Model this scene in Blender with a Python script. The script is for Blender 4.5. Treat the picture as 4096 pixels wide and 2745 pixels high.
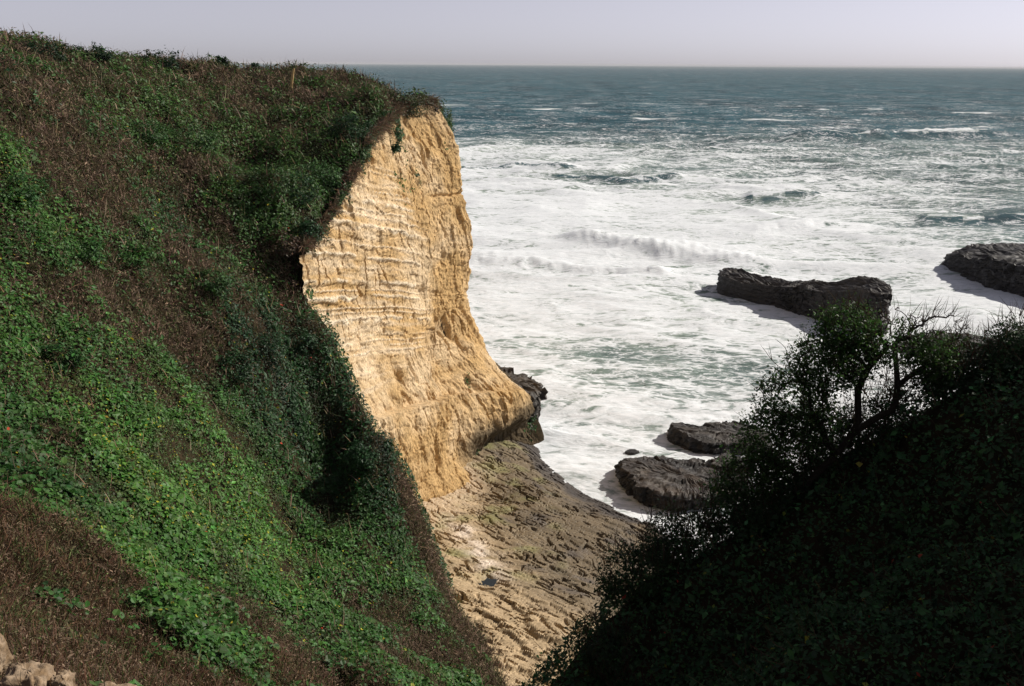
import bpy, math, random
import numpy as np
from mathutils import Matrix, Vector

for o in list(bpy.data.objects):
    bpy.data.objects.remove(o)
scene = bpy.context.scene
COL = scene.collection

# ---------------------------------------------------------------- camera
cam = bpy.data.cameras.new("camera"); cam_ob = bpy.data.objects.new("camera", cam); COL.objects.link(cam_ob)
cam.sensor_width = 36.0; cam.lens = 36.0 * 995.0 / 1024.0; cam.clip_start = 0.1; cam.clip_end = 120000.0
PITCH = math.atan((343 - 64.2) / 995.0)
cam_ob.location = (0, 0, 25.0)
cam_ob.rotation_euler = (Matrix.Rotation(math.pi / 2 - PITCH, 3, 'X') @ Matrix.Rotation(math.radians(0.38), 3, 'Z')).to_euler()
scene.camera = cam_ob
scene.render.resolution_x, scene.render.resolution_y = 1024, 686

# ---------------------------------------------------------------- sky and sun
SUN_AZ, SUN_EL = math.radians(68), math.radians(36)      # azimuth clockwise from the view direction (+Y)
world = bpy.data.worlds.new("World"); scene.world = world; world.use_nodes = True
wn, wl = world.node_tree.nodes, world.node_tree.links
sky = wn.new('ShaderNodeTexSky'); sky.sky_type = 'NISHITA'; sky.sun_disc = False
sky.sun_elevation = SUN_EL; sky.sun_rotation = SUN_AZ
sky.altitude = 0.0; sky.air_density = 0.5; sky.dust_density = 0.45; sky.ozone_density = 3.0
wn['Background'].inputs['Strength'].default_value = 0.08
wt = wn.new('ShaderNodeMix'); wt.data_type = 'RGBA'; wt.blend_type = 'MULTIPLY'; wt.inputs[0].default_value = 1.0
wt.inputs[7].default_value = (1.04, 0.975, 1.04, 1.0)        # colour balance of the film, the same over the whole sky
hs = wn.new('ShaderNodeHueSaturation'); hs.inputs['Saturation'].default_value = 0.26      # thin sea haze greys the sky
wl.new(sky.outputs['Color'], hs.inputs['Color']); wl.new(hs.outputs[0], wt.inputs[6]); wl.new(wt.outputs[2], wn['Background'].inputs['Color'])
sun = bpy.data.lights.new("sun", 'SUN'); sun.energy = 4.2; sun.angle = math.radians(0.9); sun.color = (1.0, 0.93, 0.82)
sun_ob = bpy.data.objects.new("sun", sun); COL.objects.link(sun_ob)
sdir = Vector((math.sin(SUN_AZ) * math.cos(SUN_EL), math.cos(SUN_AZ) * math.cos(SUN_EL), math.sin(SUN_EL)))
sun_ob.rotation_euler = (-sdir).to_track_quat('-Z', 'Y').to_euler()
vs = scene.view_settings
vs.view_transform = 'Standard'; vs.look = 'None'; vs.exposure = 0.3; vs.gamma = 1.0; vs.use_curve_mapping = False
scene.cycles.max_bounces = 6; scene.cycles.diffuse_bounces = 3; scene.cycles.glossy_bounces = 3
scene.cycles.transmission_bounces = 4; scene.cycles.transparent_max_bounces = 8
scene.cycles.use_denoising = True

# ---------------------------------------------------------------- control points of the place, in metres
LAND_PTS = [
    (-21.25, 43, 24.99), (-18.22, 36, 22.29), (-15.71, 30, 18.75), (-13.56, 25, 16.2), (-11.32, 20.5, 16.2), (-7.875, 14, 17.81),
    (-5.159, 9, 19.54), (-3.214, 5.5, 21.09), (-24.76, 40, 25.19), (-17.76, 27, 19.32), (-12.42, 18, 17.67), (-21.34, 52, 24.97),
    (-17.63, 42, 21.91), (-14.76, 34, 17.97), (-12.59, 28, 15.2), (-10.59, 23, 14.59), (-7.737, 16.5, 16.15), (-4.568, 9.5, 18.73),
    (-20.27, 62, 24.7), (-17.25, 52, 22.37), (-14.83, 43.5, 18.07), (-12.34, 35, 14.54), (-10.83, 30, 13.06), (-9.552, 26, 12.62),
    (-7.67, 20.5, 13.54), (-5.527, 14.5, 15.6), (-17.5, 72, 24.12), (-14.75, 60, 22.05), (-12.99, 52, 19.08), (-11.23, 44, 16.05),
    (-10.22, 38.5, 13.55), (-10.27, 42.8, 14.32), (-9.614, 40.3, 12.65), (-9.974, 33.8, 11.6), (-8.47, 31, 9.501), (-6.815, 24.5, 10.71),
    (-4.816, 17, 13.57), (-13.69, 78, 23.76), (-11.44, 63, 21.94), (-9.549, 51.8, 19.13), (-11.25, 55, 20.66), (-12.24, 53, 20.35),
    (-9.728, 46.5, 16.83), (-8.7, 42.9, 13.1), (-8.226, 39.6, 7.771), (-6.655, 38.9, 6.676), (-5.724, 32, 7.324), (-4.549, 25, 9.054),
    (-7.841, 54.5, 20.84), (-7.149, 61, 22.18), (-6.033, 66, 22.26), (-4.837, 65, 21.76), (-9.574, 74, 23.33), (-4.758, 36.6, 9.632),
    (-4.144, 35.6, 7.661), (-3.156, 35.6, 5.2), (-3.362, 31.5, 5.885), (-2.034, 34, 4.214), (-0.7367, 32.5, 3.478), (-2.244, 27, 6.437),
    (0.08023, 30, 3.731), (-9.343, 38.6, 10.71), (-8.119, 34.8, 8.56), (-8.696, 50.6, 18.49), (-8.207, 52.8, 19.83), (-9.296, 48.2, 17.4),
    (-9.684, 46, 16.5), (-9.736, 45, 15.45), (-9.413, 44, 14.24), (-8.091, 42.6, 12.38), (-7.046, 40.6, 10.91), (-5.712, 38.3, 10.37),
    (-8.003, 40.8, 9.218), (-4.384, 36, 8.778), (-3.825, 35.6, 6.534), (-40, 70, 24), (-22, 95, 21.5), (-60, 60, 26.5),
    (-14, 92, 19.5), (-9, 80, 21), (-45, 100, 22), (-60, 20, 26), (-34, 58, 25.6), (-28, 64, 25.2),
    (-30, 15, 24), (0, 0, 23.3), (-5, 0, 24), (-4, 4, 22), (0, 5, 20.8), (4, 5, 20.6),
    (8, 3, 22), (3, 10, 15), (0, 12, 13.4), (-1.5, 16, 11), (-1, 22, 8), (1, 14, 11.5),
    (4, 13.5, 12.3), (0.5, 26, 5.2), (3.5, 24, 7), (6, 25, 8.5), (9, 26, 10), (12, 27, 12),
    (3, 22, 9), (1.6, 21, 8.5), (8, 31, 1), (13, 33, 2), (4, 28, 1), (16, 22, 22),  # last point starts an unseen crest raised to block sun from the bank
    (16, 16, 23.5), (11, 12, 20.5), (13, 17, 22.3), (18, 30, 10), (18, 40, -2), (10, 38, -3),  # opens with the rest of that off-view, sun-blocking crest
    (5, 34, -2), (2, 25, 4.5), (-3, 43, 0.8), (-2.4, 40, 0.8), (-1.6, 37.8, 1.2), (-4, 45, 0.8),
    (-7.6, 45.5, 5), (-6.2, 44.5, 3), (-0.7, 36.3, 1.6), (3, 34, 0.5), (2, 40, -1.5), (2, 50, -2.5),
    (10, 50, -4), (-1, 47, 0), (0, 56, -3.5), (1, 62, -4), (-1, 60, -3.5), (1.592, 17.5, 12.08),
    (4.809, 15, 14.23), (7.707, 13, 15.62), (9.306, 16.5, 16.71), (10.77, 20, 18.44), (3.808, 20, 14.53), (2.01, 18.6, 13.82),
    (5.278, 20.5, 14.7), (7.118, 20.5, 16.21), (8.911, 20.5, 17.42), (8.025, 20.5, 16.84), (6.198, 20.5, 15.57), (6.373, 17.7, 14.28),
    (3.915, 18.2, 13.27), (9.675, 20.3, 18.14), (-8.061, 44.5, 12.73), (-7.35, 43.5, 10.84), (-6.201, 42, 8.749), (-4.985, 40.5, 7.857),
    (-3.692, 38.5, 6.855), (-3.275, 37.5, 5.447), (-3.028, 37.5, 4.071), (-2.257, 36.5, 3.315),
]
CLIFF_PTS = [
    (-4.833, 65, 22.33), (-4.013, 65, 20.84), (-3.547, 65, 19.6), (-3.341, 65, 16.93), (-2.978, 65, 15.51), (-2.788, 65, 13.48),
    (-2.896, 65, 9.325), (-1.841, 65, 6.583), (-0.584, 65, 4.348), (1.27, 64, 3.341), (1.576, 63.5, 1.793), (1.82, 63, 0.4066),
    (-9.568, 44.5, 16.26), (-9.189, 45, 13.68), (-8.27, 45.5, 10.75), (-6.931, 46.5, 7.718), (-5.71, 48.5, 4.049), (-4.531, 50.3, 0.6704),
    (-7.78, 54, 20.83), (-8.597, 50, 18.76), (-7.048, 60, 21.89), (-5.864, 64, 21.91), (-6.6, 55, 16.7), (-5.684, 57, 11.23),
    (-6.574, 54, 13.2), (-4.607, 59, 6.568), (-7.395, 50.5, 10.41), (-4.308, 54.5, 4.229), (-7.086, 46.3, 7.445), (-4.326, 55, 5.539),
    (-0.5492, 61.5, 4.625), (-2.045, 55.2, 0.6192), (-4.115, 51.2, 0.5075), (-0.5333, 61, 1.934), (0.335, 62, 0.7866), (-3.129, 56, 1.691),
    (-4.183, 52.5, 2.604), (-1.634, 59.5, 3.233), (-5.621, 50, 4.675),
]
SHELF_PTS = [
    (1.928, 61.29, 0.15), (3.537, 56.24, 0.2), (5.89, 52.86, 0.2), (7.84, 50.43, 0.3), (0.3315, 60.93, 0.9), (0.8221, 53.53, 1.1),
    (3.131, 48.99, 1.1), (5.75, 46.89, 0.9), (-1.708, 52.88, 1.1), (-1.473, 45.43, 1.6), (1.751, 43.04, 1.7), (-3.281, 46.17, 1.7),
    (-2.127, 40.83, 2.2), (0.6463, 38.61, 2.4), (3.525, 41.4, 1.7), (3.073, 37.93, 2.5), (-0.6119, 34.6, 3), (1.48, 35.25, 3),
    (0.5528, 31.14, 3.6), (2.023, 32.13, 3.3), (3.6, 63, -1), (5.6, 58, -1), (8, 54.6, -1), (11, 51, -1),
    (12, 44, -0.8), (10, 40, 0), (7, 36, 1), (4, 62, -1.2), (-8, 44, 2.6), (-6, 50, 2),
    (-3, 28, 5), (3, 28, 4.5), (-2, 58, 1.4),
]
GREEN_PTS = [
    (-22.97, 48.35, 0.15), (-22.82, 55.38, 0.15), (-18.78, 65.58, 0.15), (-15.4, 69.1, 0.15), (-12.15, 68.97, 0.2), (-8.418, 60.81, 0.45),
    (-18.9, 41.06, 0.2), (-19.59, 49.74, 0.3), (-16.88, 49.34, 0.85), (-15.85, 50.67, 0.85), (-18, 47.95, 0.5), (-15.8, 59.09, 0.2),
    (-15.16, 64.06, 0.2), (-12.76, 56.57, 0.6), (-10.43, 53.06, 0.85), (-12.06, 48.28, 0.75), (-10.26, 57.7, 0.35), (-13.14, 64.86, 0.15),
    (-9.243, 57.5, 0.8), (-10.24, 47.29, 0.95), (-11.56, 45.9, 0.85), (-9.503, 50.21, 0.9), (-14.3, 53.92, 0.4), (-11.57, 56.7, 0.6),
    (-11.69, 52.39, 0.85), (-10.97, 47.02, 0.9), (-9.087, 53.39, 0.9), (-8.278, 54.25, 0.9), (-14.12, 46.63, 0.2), (-12.91, 44.77, 0.2),
    (-16.01, 44.5, 0.25), (-16.77, 39.6, 0.2), (-17.48, 37.54, 0.2), (-17.16, 34.3, 0.85), (-16.67, 32.77, 0.85), (-15.8, 32.84, 0.75),
    (-16.25, 36.22, 0.3), (-15.19, 35.16, 0.5), (-14.35, 36.95, 0.5), (-15.34, 37.28, 0.3), (-13.31, 38.6, 0.25), (-14.21, 44.57, 0.35),
    (-12.18, 38.6, 0.4), (-11.29, 44.24, 0.2), (-10.51, 44.04, 0.25), (-11.01, 39.13, 0.35), (-9.899, 43.77, 0.35), (-9.291, 42.38, 0.5),
    (-13.32, 35.89, 0.2), (-14.24, 34.36, 0.15), (-14.4, 31.18, 0.25), (-15.17, 29.46, 0.8), (-14.41, 27.6, 0.8), (-13.81, 28.99, 0.6),
    (-13.48, 31.05, 0.7), (-12.57, 31.38, 0.45), (-12.53, 35.62, 0.3), (-11.48, 36.22, 0.4), (-10.68, 38.34, 0.9), (-10.09, 38.47, 0.7),
    (-9.637, 40.26, 0.9), (-8.681, 41.92, 0.8), (-8.93, 41.06, 0.95), (-13.29, 25.74, 0.75), (-12.76, 28.4, 0.7), (-11.82, 22.56, 0.7),
    (-12.22, 25.54, 0.4), (-12.15, 28.33, 0.9), (-11.84, 30.32, 0.85), (-11.06, 32.97, 0.85), (-10.65, 25.81, 0.95), (-9.709, 27.14, 1),
    (-10.08, 34.69, 0.95), (-8.965, 36.62, 1), (-6.691, 36.28, 1), (-5.667, 36.55, 0.9), (-5.024, 35.29, 0.9), (-8.453, 26.14, 1),
    (-7.461, 18.65, 0.95), (-7.432, 27.86, 0.95), (-6.644, 32.84, 0.95), (-3.913, 33.83, 0.95), (-3.184, 32.9, 0.9), (-4.597, 32.77, 0.9),
    (-10.25, 21.04, 0.6), (-10.56, 20.71, 0.7), (-7.443, 13.81, -0.2), (-6.765, 13.55, -0.2), (-6.511, 14.41, -0.15), (-5.242, 9.303, -0.1),
    (-7.455, 15.8, -0.1), (-5.795, 10.96, -0.1), (-5.989, 12.75, 0), (-4.976, 10.1, 0.2), (-6.124, 15.14, 0.8), (-5.432, 14.54, 0.85),
    (-5.546, 12.82, 0.3), (-6.201, 18.78, 0.45), (-6.218, 22.16, 0.35), (-5.946, 25.81, 0.6), (-5.09, 19.71, 0.2), (-5.107, 26.67, 0.8),
    (-4.277, 24.75, 0.8), (-4.898, 16.07, 0.5), (-4.003, 30.38, 0.3), (-3.221, 29.99, 0.1), (-2.071, 33.17, 0.05), (-3.438, 25.81, 0.1),
    (-1.319, 30.85, 0.1), (-2.316, 27.86, 0.8), (-2.941, 28.59, 0.4), (-0.9692, 29.59, 0.15), (-4.316, 36.55, 0.05), (-3.865, 35.89, 0.05),
    (-3.104, 36.42, 0.05), (-2.288, 35.36, 0.05), (-1.249, 33.17, 0.05), (-6.638, 40.79, 0.2), (-5.358, 36.88, 1), (-4.997, 35.89, 1.1),
    (-4.843, 35.09, 1.1), (-4.076, 34.69, 1), (-6.384, 40.13, 1), (-6.934, 39.86, 1.1), (-7.772, 40.53, 1.1), (-8.783, 39.93, 1.1),
    (-8.574, 40.99, 1), (-8.558, 33.9, 1.1), (-9.51, 22.76, 1.1), (-9.519, 28.93, 1.1), (-10.64, 29.32, 1.05), (-7.746, 25.74, 1.05),
]
LEAF_TONE_PTS = [  # leaf tone by place; low values paint in the hollow's shade
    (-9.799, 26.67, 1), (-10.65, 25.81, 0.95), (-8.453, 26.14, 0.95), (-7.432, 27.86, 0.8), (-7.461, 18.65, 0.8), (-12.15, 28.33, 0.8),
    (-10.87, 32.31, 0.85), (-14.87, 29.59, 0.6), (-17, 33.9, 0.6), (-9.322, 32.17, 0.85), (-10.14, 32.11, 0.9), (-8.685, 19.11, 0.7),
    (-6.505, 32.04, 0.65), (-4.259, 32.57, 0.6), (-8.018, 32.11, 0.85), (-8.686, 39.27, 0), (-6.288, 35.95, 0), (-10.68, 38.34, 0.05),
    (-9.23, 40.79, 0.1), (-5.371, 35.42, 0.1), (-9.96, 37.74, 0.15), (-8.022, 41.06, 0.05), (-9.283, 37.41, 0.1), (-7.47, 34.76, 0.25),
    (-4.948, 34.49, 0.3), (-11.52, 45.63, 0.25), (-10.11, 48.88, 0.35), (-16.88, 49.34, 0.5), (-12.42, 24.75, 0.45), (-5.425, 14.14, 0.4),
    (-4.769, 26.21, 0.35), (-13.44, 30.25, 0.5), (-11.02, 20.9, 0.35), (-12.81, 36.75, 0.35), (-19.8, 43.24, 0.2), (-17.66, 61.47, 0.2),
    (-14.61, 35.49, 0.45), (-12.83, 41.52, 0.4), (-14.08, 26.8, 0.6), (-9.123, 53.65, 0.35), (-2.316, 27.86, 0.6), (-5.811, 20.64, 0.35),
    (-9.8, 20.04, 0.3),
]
FOAM_PTS = [
    (-6.991, 141.1, 0.95), (6.804, 117.5, 0.97), (20.75, 142.1, 0.97), (33.48, 142.6, 0.95), (1.282, 94.65, 0.95), (14.98, 100.3, 0.93),
    (22.56, 93.53, 0.9), (-0.7618, 84.03, 0.93), (6.962, 84.21, 0.6), (12.24, 80.44, 0.42), (18.33, 83.14, 0.45), (20.95, 78.21, 0.4),
    (14.9, 74.69, 0.55), (4.512, 74.47, 0.65), (8.996, 68.55, 0.88), (17.24, 69.65, 0.85), (2.912, 68.43, 0.7), (5.231, 60.95, 0.9),
    (4.003, 64.91, 0.85), (9.08, 61.78, 0.75), (7.322, 54.21, 0.98), (6.204, 56.08, 0.85), (9.89, 52.47, 0.9), (27.29, 95.32, 0.8),
    (10.3, 183.1, 0.93), (26.51, 183.9, 0.92), (42.86, 184.7, 0.85), (57.54, 179.6, 0.8), (-6.388, 201.7, 0.9), (-9.858, 244.3, 0.85),
    (-14.73, 301, 0.85), (3.55, 302.5, 0.6), (22.75, 296.3, 0.48), (40.24, 283.4, 0.45), (62.28, 271.9, 0.38), (82.65, 261.3, 0.34),
    (97.43, 241.1, 0.33), (119.1, 242.4, 0.3), (22.56, 227.2, 0.5), (50.77, 220.2, 0.58), (73.65, 180.4, 0.48), (93.14, 207, 0.38),
    (89.88, 181.2, 0.15), (79.36, 156.2, 0.15), (69.08, 151.6, 0.42), (65.5, 205.5, 0.5), (52.75, 143.3, 0.8), (49.51, 118.8, 0.88),
    (51.31, 105.2, 0.9), (44.14, 126.8, 0.9), (-16.12, 329.8, 0.35), (3.929, 337.2, 0.2), (46.87, 331.5, 0.32), (90.87, 335.2, 0.28),
    (146.9, 330.8, 0.3), (-11.6, 367.3, 0.1), (54.35, 385.7, 0.12), (140.5, 394.2, 0.12), (187.8, 386.5, 0.1), (-15.4, 488.3, 0.07),
    (91.95, 501.9, 0.07), (228.8, 519.3, 0.07), (45.25, 839.2, 0.06), (316.4, 897.2, 0.06), (100.8, 1882, 0.06), (885.8, 2252, 0.06),
    (438.7, 8226, 0), (3366, 8579, 0), (30.9, 80.85, 0.85), (33.61, 69.97, 0.85),
]
# ---------------------------------------------------------------- numeric helpers
rng = np.random.default_rng(7)
_perm = np.random.default_rng(3).permutation(256); _perm = np.concatenate([_perm, _perm, _perm])
_gr = np.random.default_rng(5).normal(size=(256, 3)); _gr /= np.linalg.norm(_gr, axis=1)[:, None]

def noise3(x, y, z):
    """gradient noise, roughly -1..1, on arrays"""
    x, y, z = np.broadcast_arrays(np.asarray(x, float), np.asarray(y, float), np.asarray(z, float))
    xi, yi, zi = np.floor(x).astype(np.int64), np.floor(y).astype(np.int64), np.floor(z).astype(np.int64)
    xf, yf, zf = x - xi, y - yi, z - zi
    xi &= 255; yi &= 255; zi &= 255
    u, v, w = [t * t * t * (t * (t * 6 - 15) + 10) for t in (xf, yf, zf)]
    out = 0
    for i in (0, 1):
        for j in (0, 1):
            for k in (0, 1):
                g = _gr[_perm[_perm[_perm[xi + i] + yi + j] + zi + k]]
                d = g[..., 0] * (xf - i) + g[..., 1] * (yf - j) + g[..., 2] * (zf - k)
                out = out + d * (u if i else 1 - u) * (v if j else 1 - v) * (w if k else 1 - w)
    return out * 1.6

def fbm(x, y, z, octv=4, gain=0.5, lac=2.03):
    a, s, n = 1.0, 0.0, 0.0
    for _ in range(octv):
        s = s + a * noise3(x, y, z); n += a
        a *= gain; x = x * lac + 17.3; y = y * lac - 9.1; z = z * lac + 4.7
    return s / n

def ridged(x, y, z, octv=3, gain=0.5):
    a, s, n = 1.0, 0.0, 0.0
    for _ in range(octv):
        s = s + a * (1 - 2 * np.abs(noise3(x, y, z))); n += a
        a *= gain; x = x * 2.1 + 3.3; y = y * 2.1 + 7.7; z = z * 2.1
    return s / n

def worley(x, y, seed=0):
    """2-D cells: distance to the nearest seed, gap to the second nearest, a random number per cell"""
    xi, yi = np.floor(x).astype(np.int64), np.floor(y).astype(np.int64)
    d1 = np.full(np.shape(x), 9.0); d2 = d1.copy(); rn = np.zeros(np.shape(x))
    for i in (-1, 0, 1):
        for j in (-1, 0, 1):
            h = _perm[_perm[(xi + i + seed) & 255] + ((yi + j) & 255)]
            g = _gr[h]; d = np.hypot(xi + i + .5 + .45 * g[..., 0] - x, yi + j + .5 + .45 * g[..., 1] - y)
            m = d < d1; d2 = np.where(m, d1, np.minimum(d2, d)); rn = np.where(m, g[..., 2], rn); d1 = np.where(m, d, d1)
    return d1, d2 - d1, rn

def smooth(a, b, x):
    t = np.clip((x - a) / (b - a), 0, 1); return t * t * (3 - 2 * t)

class RBF:
    """smooth surface through scattered control points (multiquadric + plane)"""
    def __init__(s, p, v, c=1.5, lam=0.02):
        s.p = np.asarray(p, float); s.c = c; n = len(p)
        K = np.sqrt(((s.p[:, None] - s.p[None]) ** 2).sum(-1) + c * c)
        P = np.c_[np.ones(n), s.p]
        A = np.zeros((n + 3, n + 3)); A[:n, :n] = -K + lam * np.eye(n); A[:n, n:] = P; A[n:, :n] = P.T
        s.w = np.linalg.solve(A, np.r_[np.asarray(v, float), 0, 0, 0])
    def __call__(s, a, b):
        q = np.stack([np.ravel(a), np.ravel(b)], 1).astype(float); out = np.empty(len(q)); n = len(s.p)
        for i in range(0, len(q), 40000):
            b_ = q[i:i + 40000]
            out[i:i + 40000] = -np.sqrt(((b_[:, None] - s.p[None]) ** 2).sum(-1) + s.c ** 2) @ s.w[:n] + s.w[n] + b_ @ s.w[n + 1:]
        return out.reshape(np.shape(a))

def idw(px, val, q, power=3.0, chunk=40000):
    px = np.asarray(px, float); val = np.asarray(val, float); out = np.empty((len(q),) + val.shape[1:])
    for i in range(0, len(q), chunk):
        w = 1 / (((q[i:i + chunk, None] - px[None]) ** 2).sum(-1) + 0.05) ** (power / 2)
        out[i:i + chunk] = (w @ val) / (w.sum(1) if val.ndim == 1 else w.sum(1)[:, None])
    return out

# ---------------------------------------------------------------- the lie of the land (metres)
_face = RBF([(c[1], c[2]) for c in CLIFF_PTS], [c[0] for c in CLIFF_PTS], c=1.0, lam=0.02)
_land = RBF([(c[0], c[1]) for c in LAND_PTS], [c[2] for c in LAND_PTS], c=1.2, lam=0.1)
_shelf = RBF([(c[0], c[1]) for c in SHELF_PTS], [c[2] for c in SHELF_PTS], c=1.5, lam=0.05)

def cliff_x(y, z):
    """seaward face of the headland: x as a function of (y, z); it turns away behind the point"""
    y = np.asarray(y, float); z = np.asarray(z, float)
    x = _face(np.minimum(y, 65.0), np.clip(z, -2, 23.5))
    over = np.maximum(y - 63.6, 0)
    return x - 0.055 * over ** 2 / (1 + 0.09 * over)

_zt = np.linspace(-2, 23.5, 52); _yt = np.linspace(36, 120, 170)
_ft = cliff_x(*np.meshgrid(_yt, _zt)).T                       # [y, z]
_ft = np.minimum.accumulate(_ft, axis=1)                      # batter: never overhanging for the land test
def land_z(x, y):
    x = np.asarray(x, float); y = np.asarray(y, float); sh = x.shape
    xr, yr = x.ravel(), y.ravel()
    z = _land(xr, yr)
    lim = np.full(len(xr), 99.0)
    m = yr > 43.0
    if m.any():
        iy = np.clip(((yr[m] - 36) / (120 - 36) * 169), 0, 168.999); i0 = iy.astype(int); fr = (iy - i0)[:, None]
        rows = _ft[i0] * (1 - fr) + _ft[i0 + 1] * fr
        inside = rows - 0.25 > xr[m][:, None]                  # heights at which the point is behind the face
        lim[m] = np.where(inside[:, -1], 99.0, _zt[np.clip(inside.sum(1) - 1, 0, len(_zt) - 1)] - 0.2)
        lim[m] = np.where(inside[:, 0], lim[m], -3.0)
        blend = smooth(44.4, 46.2, yr[m])
        lim[m] = np.where(lim[m] < z[m], z[m] * (1 - blend) + lim[m] * blend, 99.0)
    return np.minimum(z, lim).reshape(sh)

def shelf_z(x, y):
    return _shelf(x, y)
# ---------------------------------------------------------------- mesh helpers
def tag(o, label=None, cat=None, group=None, kind=None):
    if label: o["label"] = label
    if cat: o["category"] = cat
    if group: o["group"] = group
    if kind: o["kind"] = kind
    return o

def link(name, mesh, mat=None, parent=None):
    o = bpy.data.objects.new(name, mesh); COL.objects.link(o)
    if mat and not mesh.materials: mesh.materials.append(mat)
    if parent: o.parent = parent
    return o

def mesh_np(name, verts, loops, sizes, attrs=None, smooth_=False):
    """mesh from numpy: verts (n,3), flat loop vertex index, face sizes; attrs: name -> (n,) or (n,3)"""
    me = bpy.data.meshes.new(name)
    verts = np.ascontiguousarray(verts, np.float32); loops = np.ascontiguousarray(loops, np.int32); sizes = np.asarray(sizes, np.int32)
    me.vertices.add(len(verts)); me.vertices.foreach_set("co", verts.ravel())
    me.loops.add(len(loops)); me.loops.foreach_set("vertex_index", loops)
    me.polygons.add(len(sizes))
    me.polygons.foreach_set("loop_start", np.r_[0, np.cumsum(sizes)[:-1]].astype(np.int32))
    me.polygons.foreach_set("loop_total", sizes)
    me.polygons.foreach_set("use_smooth", np.full(len(sizes), smooth_))
    for k, a in (attrs or {}).items():
        a = np.asarray(a, np.float32)
        if a.ndim == 1:
            me.attributes.new(k, 'FLOAT', 'POINT').data.foreach_set("value", np.ascontiguousarray(a))
        else:
            c = np.ones((len(a), 4), np.float32); c[:, :3] = a
            me.attributes.new(k, 'FLOAT_COLOR', 'POINT').data.foreach_set("color", c.ravel())
    me.update(calc_edges=True); me.validate()
    return me

def grid_faces(nr, nc, keep=None, wrap=False):
    i, j = np.meshgrid(np.arange(nr - 1), np.arange(nc if wrap else nc - 1), indexing='ij')
    j2 = (j + 1) % nc
    q = np.stack([i * nc + j, i * nc + j2, (i + 1) * nc + j2, (i + 1) * nc + j], -1).reshape(-1, 4)
    if keep is not None: q = q[keep[q].any(1)]
    return q

def compact(verts, q, attrs):
    used = np.zeros(len(verts), bool); used[q.ravel()] = True
    idx = np.cumsum(used) - 1
    return verts[used], idx[q], {k: np.asarray(a)[used] for k, a in attrs.items()}

def unit(v):
    return v / np.maximum(np.linalg.norm(v, axis=-1, keepdims=True), 1e-9)

LEAF_ROUND = (np.array([(0, -.5, 0), (.42, -.22, .1), (.4, .25, .12), (0, .55, .03), (-.4, .25, .12), (-.42, -.22, .1)]), [(0, 1, 2, 3), (0, 3, 4, 5)])
LEAF_QUAD = (np.array([(0, -.6, 0), (.34, 0, .1), (0, .6, .02), (-.34, 0, .1)]), [(0, 1, 2), (0, 2, 3)])
LEAF_LONG = (np.array([(0, -.7, 0), (.2, 0, .05), (0, .7, -.05), (-.2, 0, .05)]), [(0, 1, 2), (0, 2, 3)])

def leaves(name, pos, nrm, size, colour, tmpl, twist=None):
    n = len(pos); tv, tf = tmpl; k = len(tv)
    nrm = unit(nrm); r = unit(rng.normal(size=(n, 3)) if twist is None else twist)
    t = unit(np.cross(nrm, r)); b = np.cross(nrm, t)
    s = np.asarray(size)[:, None, None]
    v = pos[:, None] + s * (tv[None, :, 0, None] * t[:, None] + tv[None, :, 1, None] * b[:, None] + tv[None, :, 2, None] * nrm[:, None])
    f = np.concatenate([np.concatenate([np.array(x)[None] + (np.arange(n) * k)[:, None]], 0) for x in tf], 1).ravel() if len(set(map(len, tf))) == 1 else None
    sizes = np.tile([len(x) for x in tf], n)
    return mesh_np(name, v.reshape(-1, 3), f, sizes, {"col": np.repeat(colour, k, 0)})

def blades(name, pos, dirv, length, width, colour, bend=0.25):
    """thin dry stems: a bent two-piece blade each"""
    n = len(pos); d = unit(dirv); side = unit(np.cross(d, rng.normal(size=(n, 3)))); off = np.cross(side, d) * bend
    L = np.asarray(length)[:, None]; Wd = np.asarray(width)[:, None]
    v = np.stack([pos - side * Wd * .5, pos + side * Wd * .5, pos + d * L * .55 + off * L * .4 + side * Wd * .35, pos + d * L * .55 + off * L * .4 - side * Wd * .35,
                  pos + d * L + off * L * 1.4], 1)
    f = np.concatenate([(np.arange(n) * 5)[:, None] + np.array([[0, 1, 2, 3, 3, 2, 4]])], 1).ravel()
    return mesh_np(name, v.reshape(-1, 3), f, np.tile([4, 3], n), {"col": np.repeat(colour, 5, 0)})

def tubes(name, lines, colour=None, sides=5):
    """lines: list of (pts (m,3), radii (m,)) -> one mesh of tapered tubes"""
    V, Fq, base = [], [], 0
    ang = np.arange(sides) * 2 * math.pi / sides
    for p, r in lines:
        p = np.asarray(p, float); m = len(p)
        d = unit(np.gradient(p, axis=0)); a = unit(np.cross(d, np.array([.31, .87, .39]) + 0 * d)); b = np.cross(d, a)
        ring = p[:, None] + np.asarray(r)[:, None, None] * (np.cos(ang)[None, :, None] * a[:, None] + np.sin(ang)[None, :, None] * b[:, None])
        V.append(ring.reshape(-1, 3)); Fq.append(grid_faces(m, sides, wrap=True) + base); base += m * sides
    V = np.concatenate(V); q = np.concatenate(Fq)
    return mesh_np(name, V, q.ravel(), np.full(len(q), 4), {"col": np.tile(np.array(colour if colour is not None else (.05, .04, .03)), (len(V), 1))}, True)

# ---------------------------------------------------------------- materials
def new_mat(name):
    m = bpy.data.materials.new(name); m.use_nodes = True
    return m, m.node_tree.nodes, m.node_tree.links, m.node_tree.nodes['Principled BSDF']

def N(nodes, typ, **kw):
    n = nodes.new(typ)
    for k, v in kw.items():
        if k in n.inputs: n.inputs[k].default_value = v
        else: setattr(n, k, v)
    return n

def math_node(nodes, links, op, a, b=None, c=None, clamp=False):
    n = nodes.new('ShaderNodeMath'); n.operation = op; n.use_clamp = clamp
    for i, s in enumerate((a, b, c)):
        if s is None: continue
        if isinstance(s, (int, float)): n.inputs[i].default_value = s
        else: links.new(s, n.inputs[i])
    return n.outputs[0]

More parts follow.
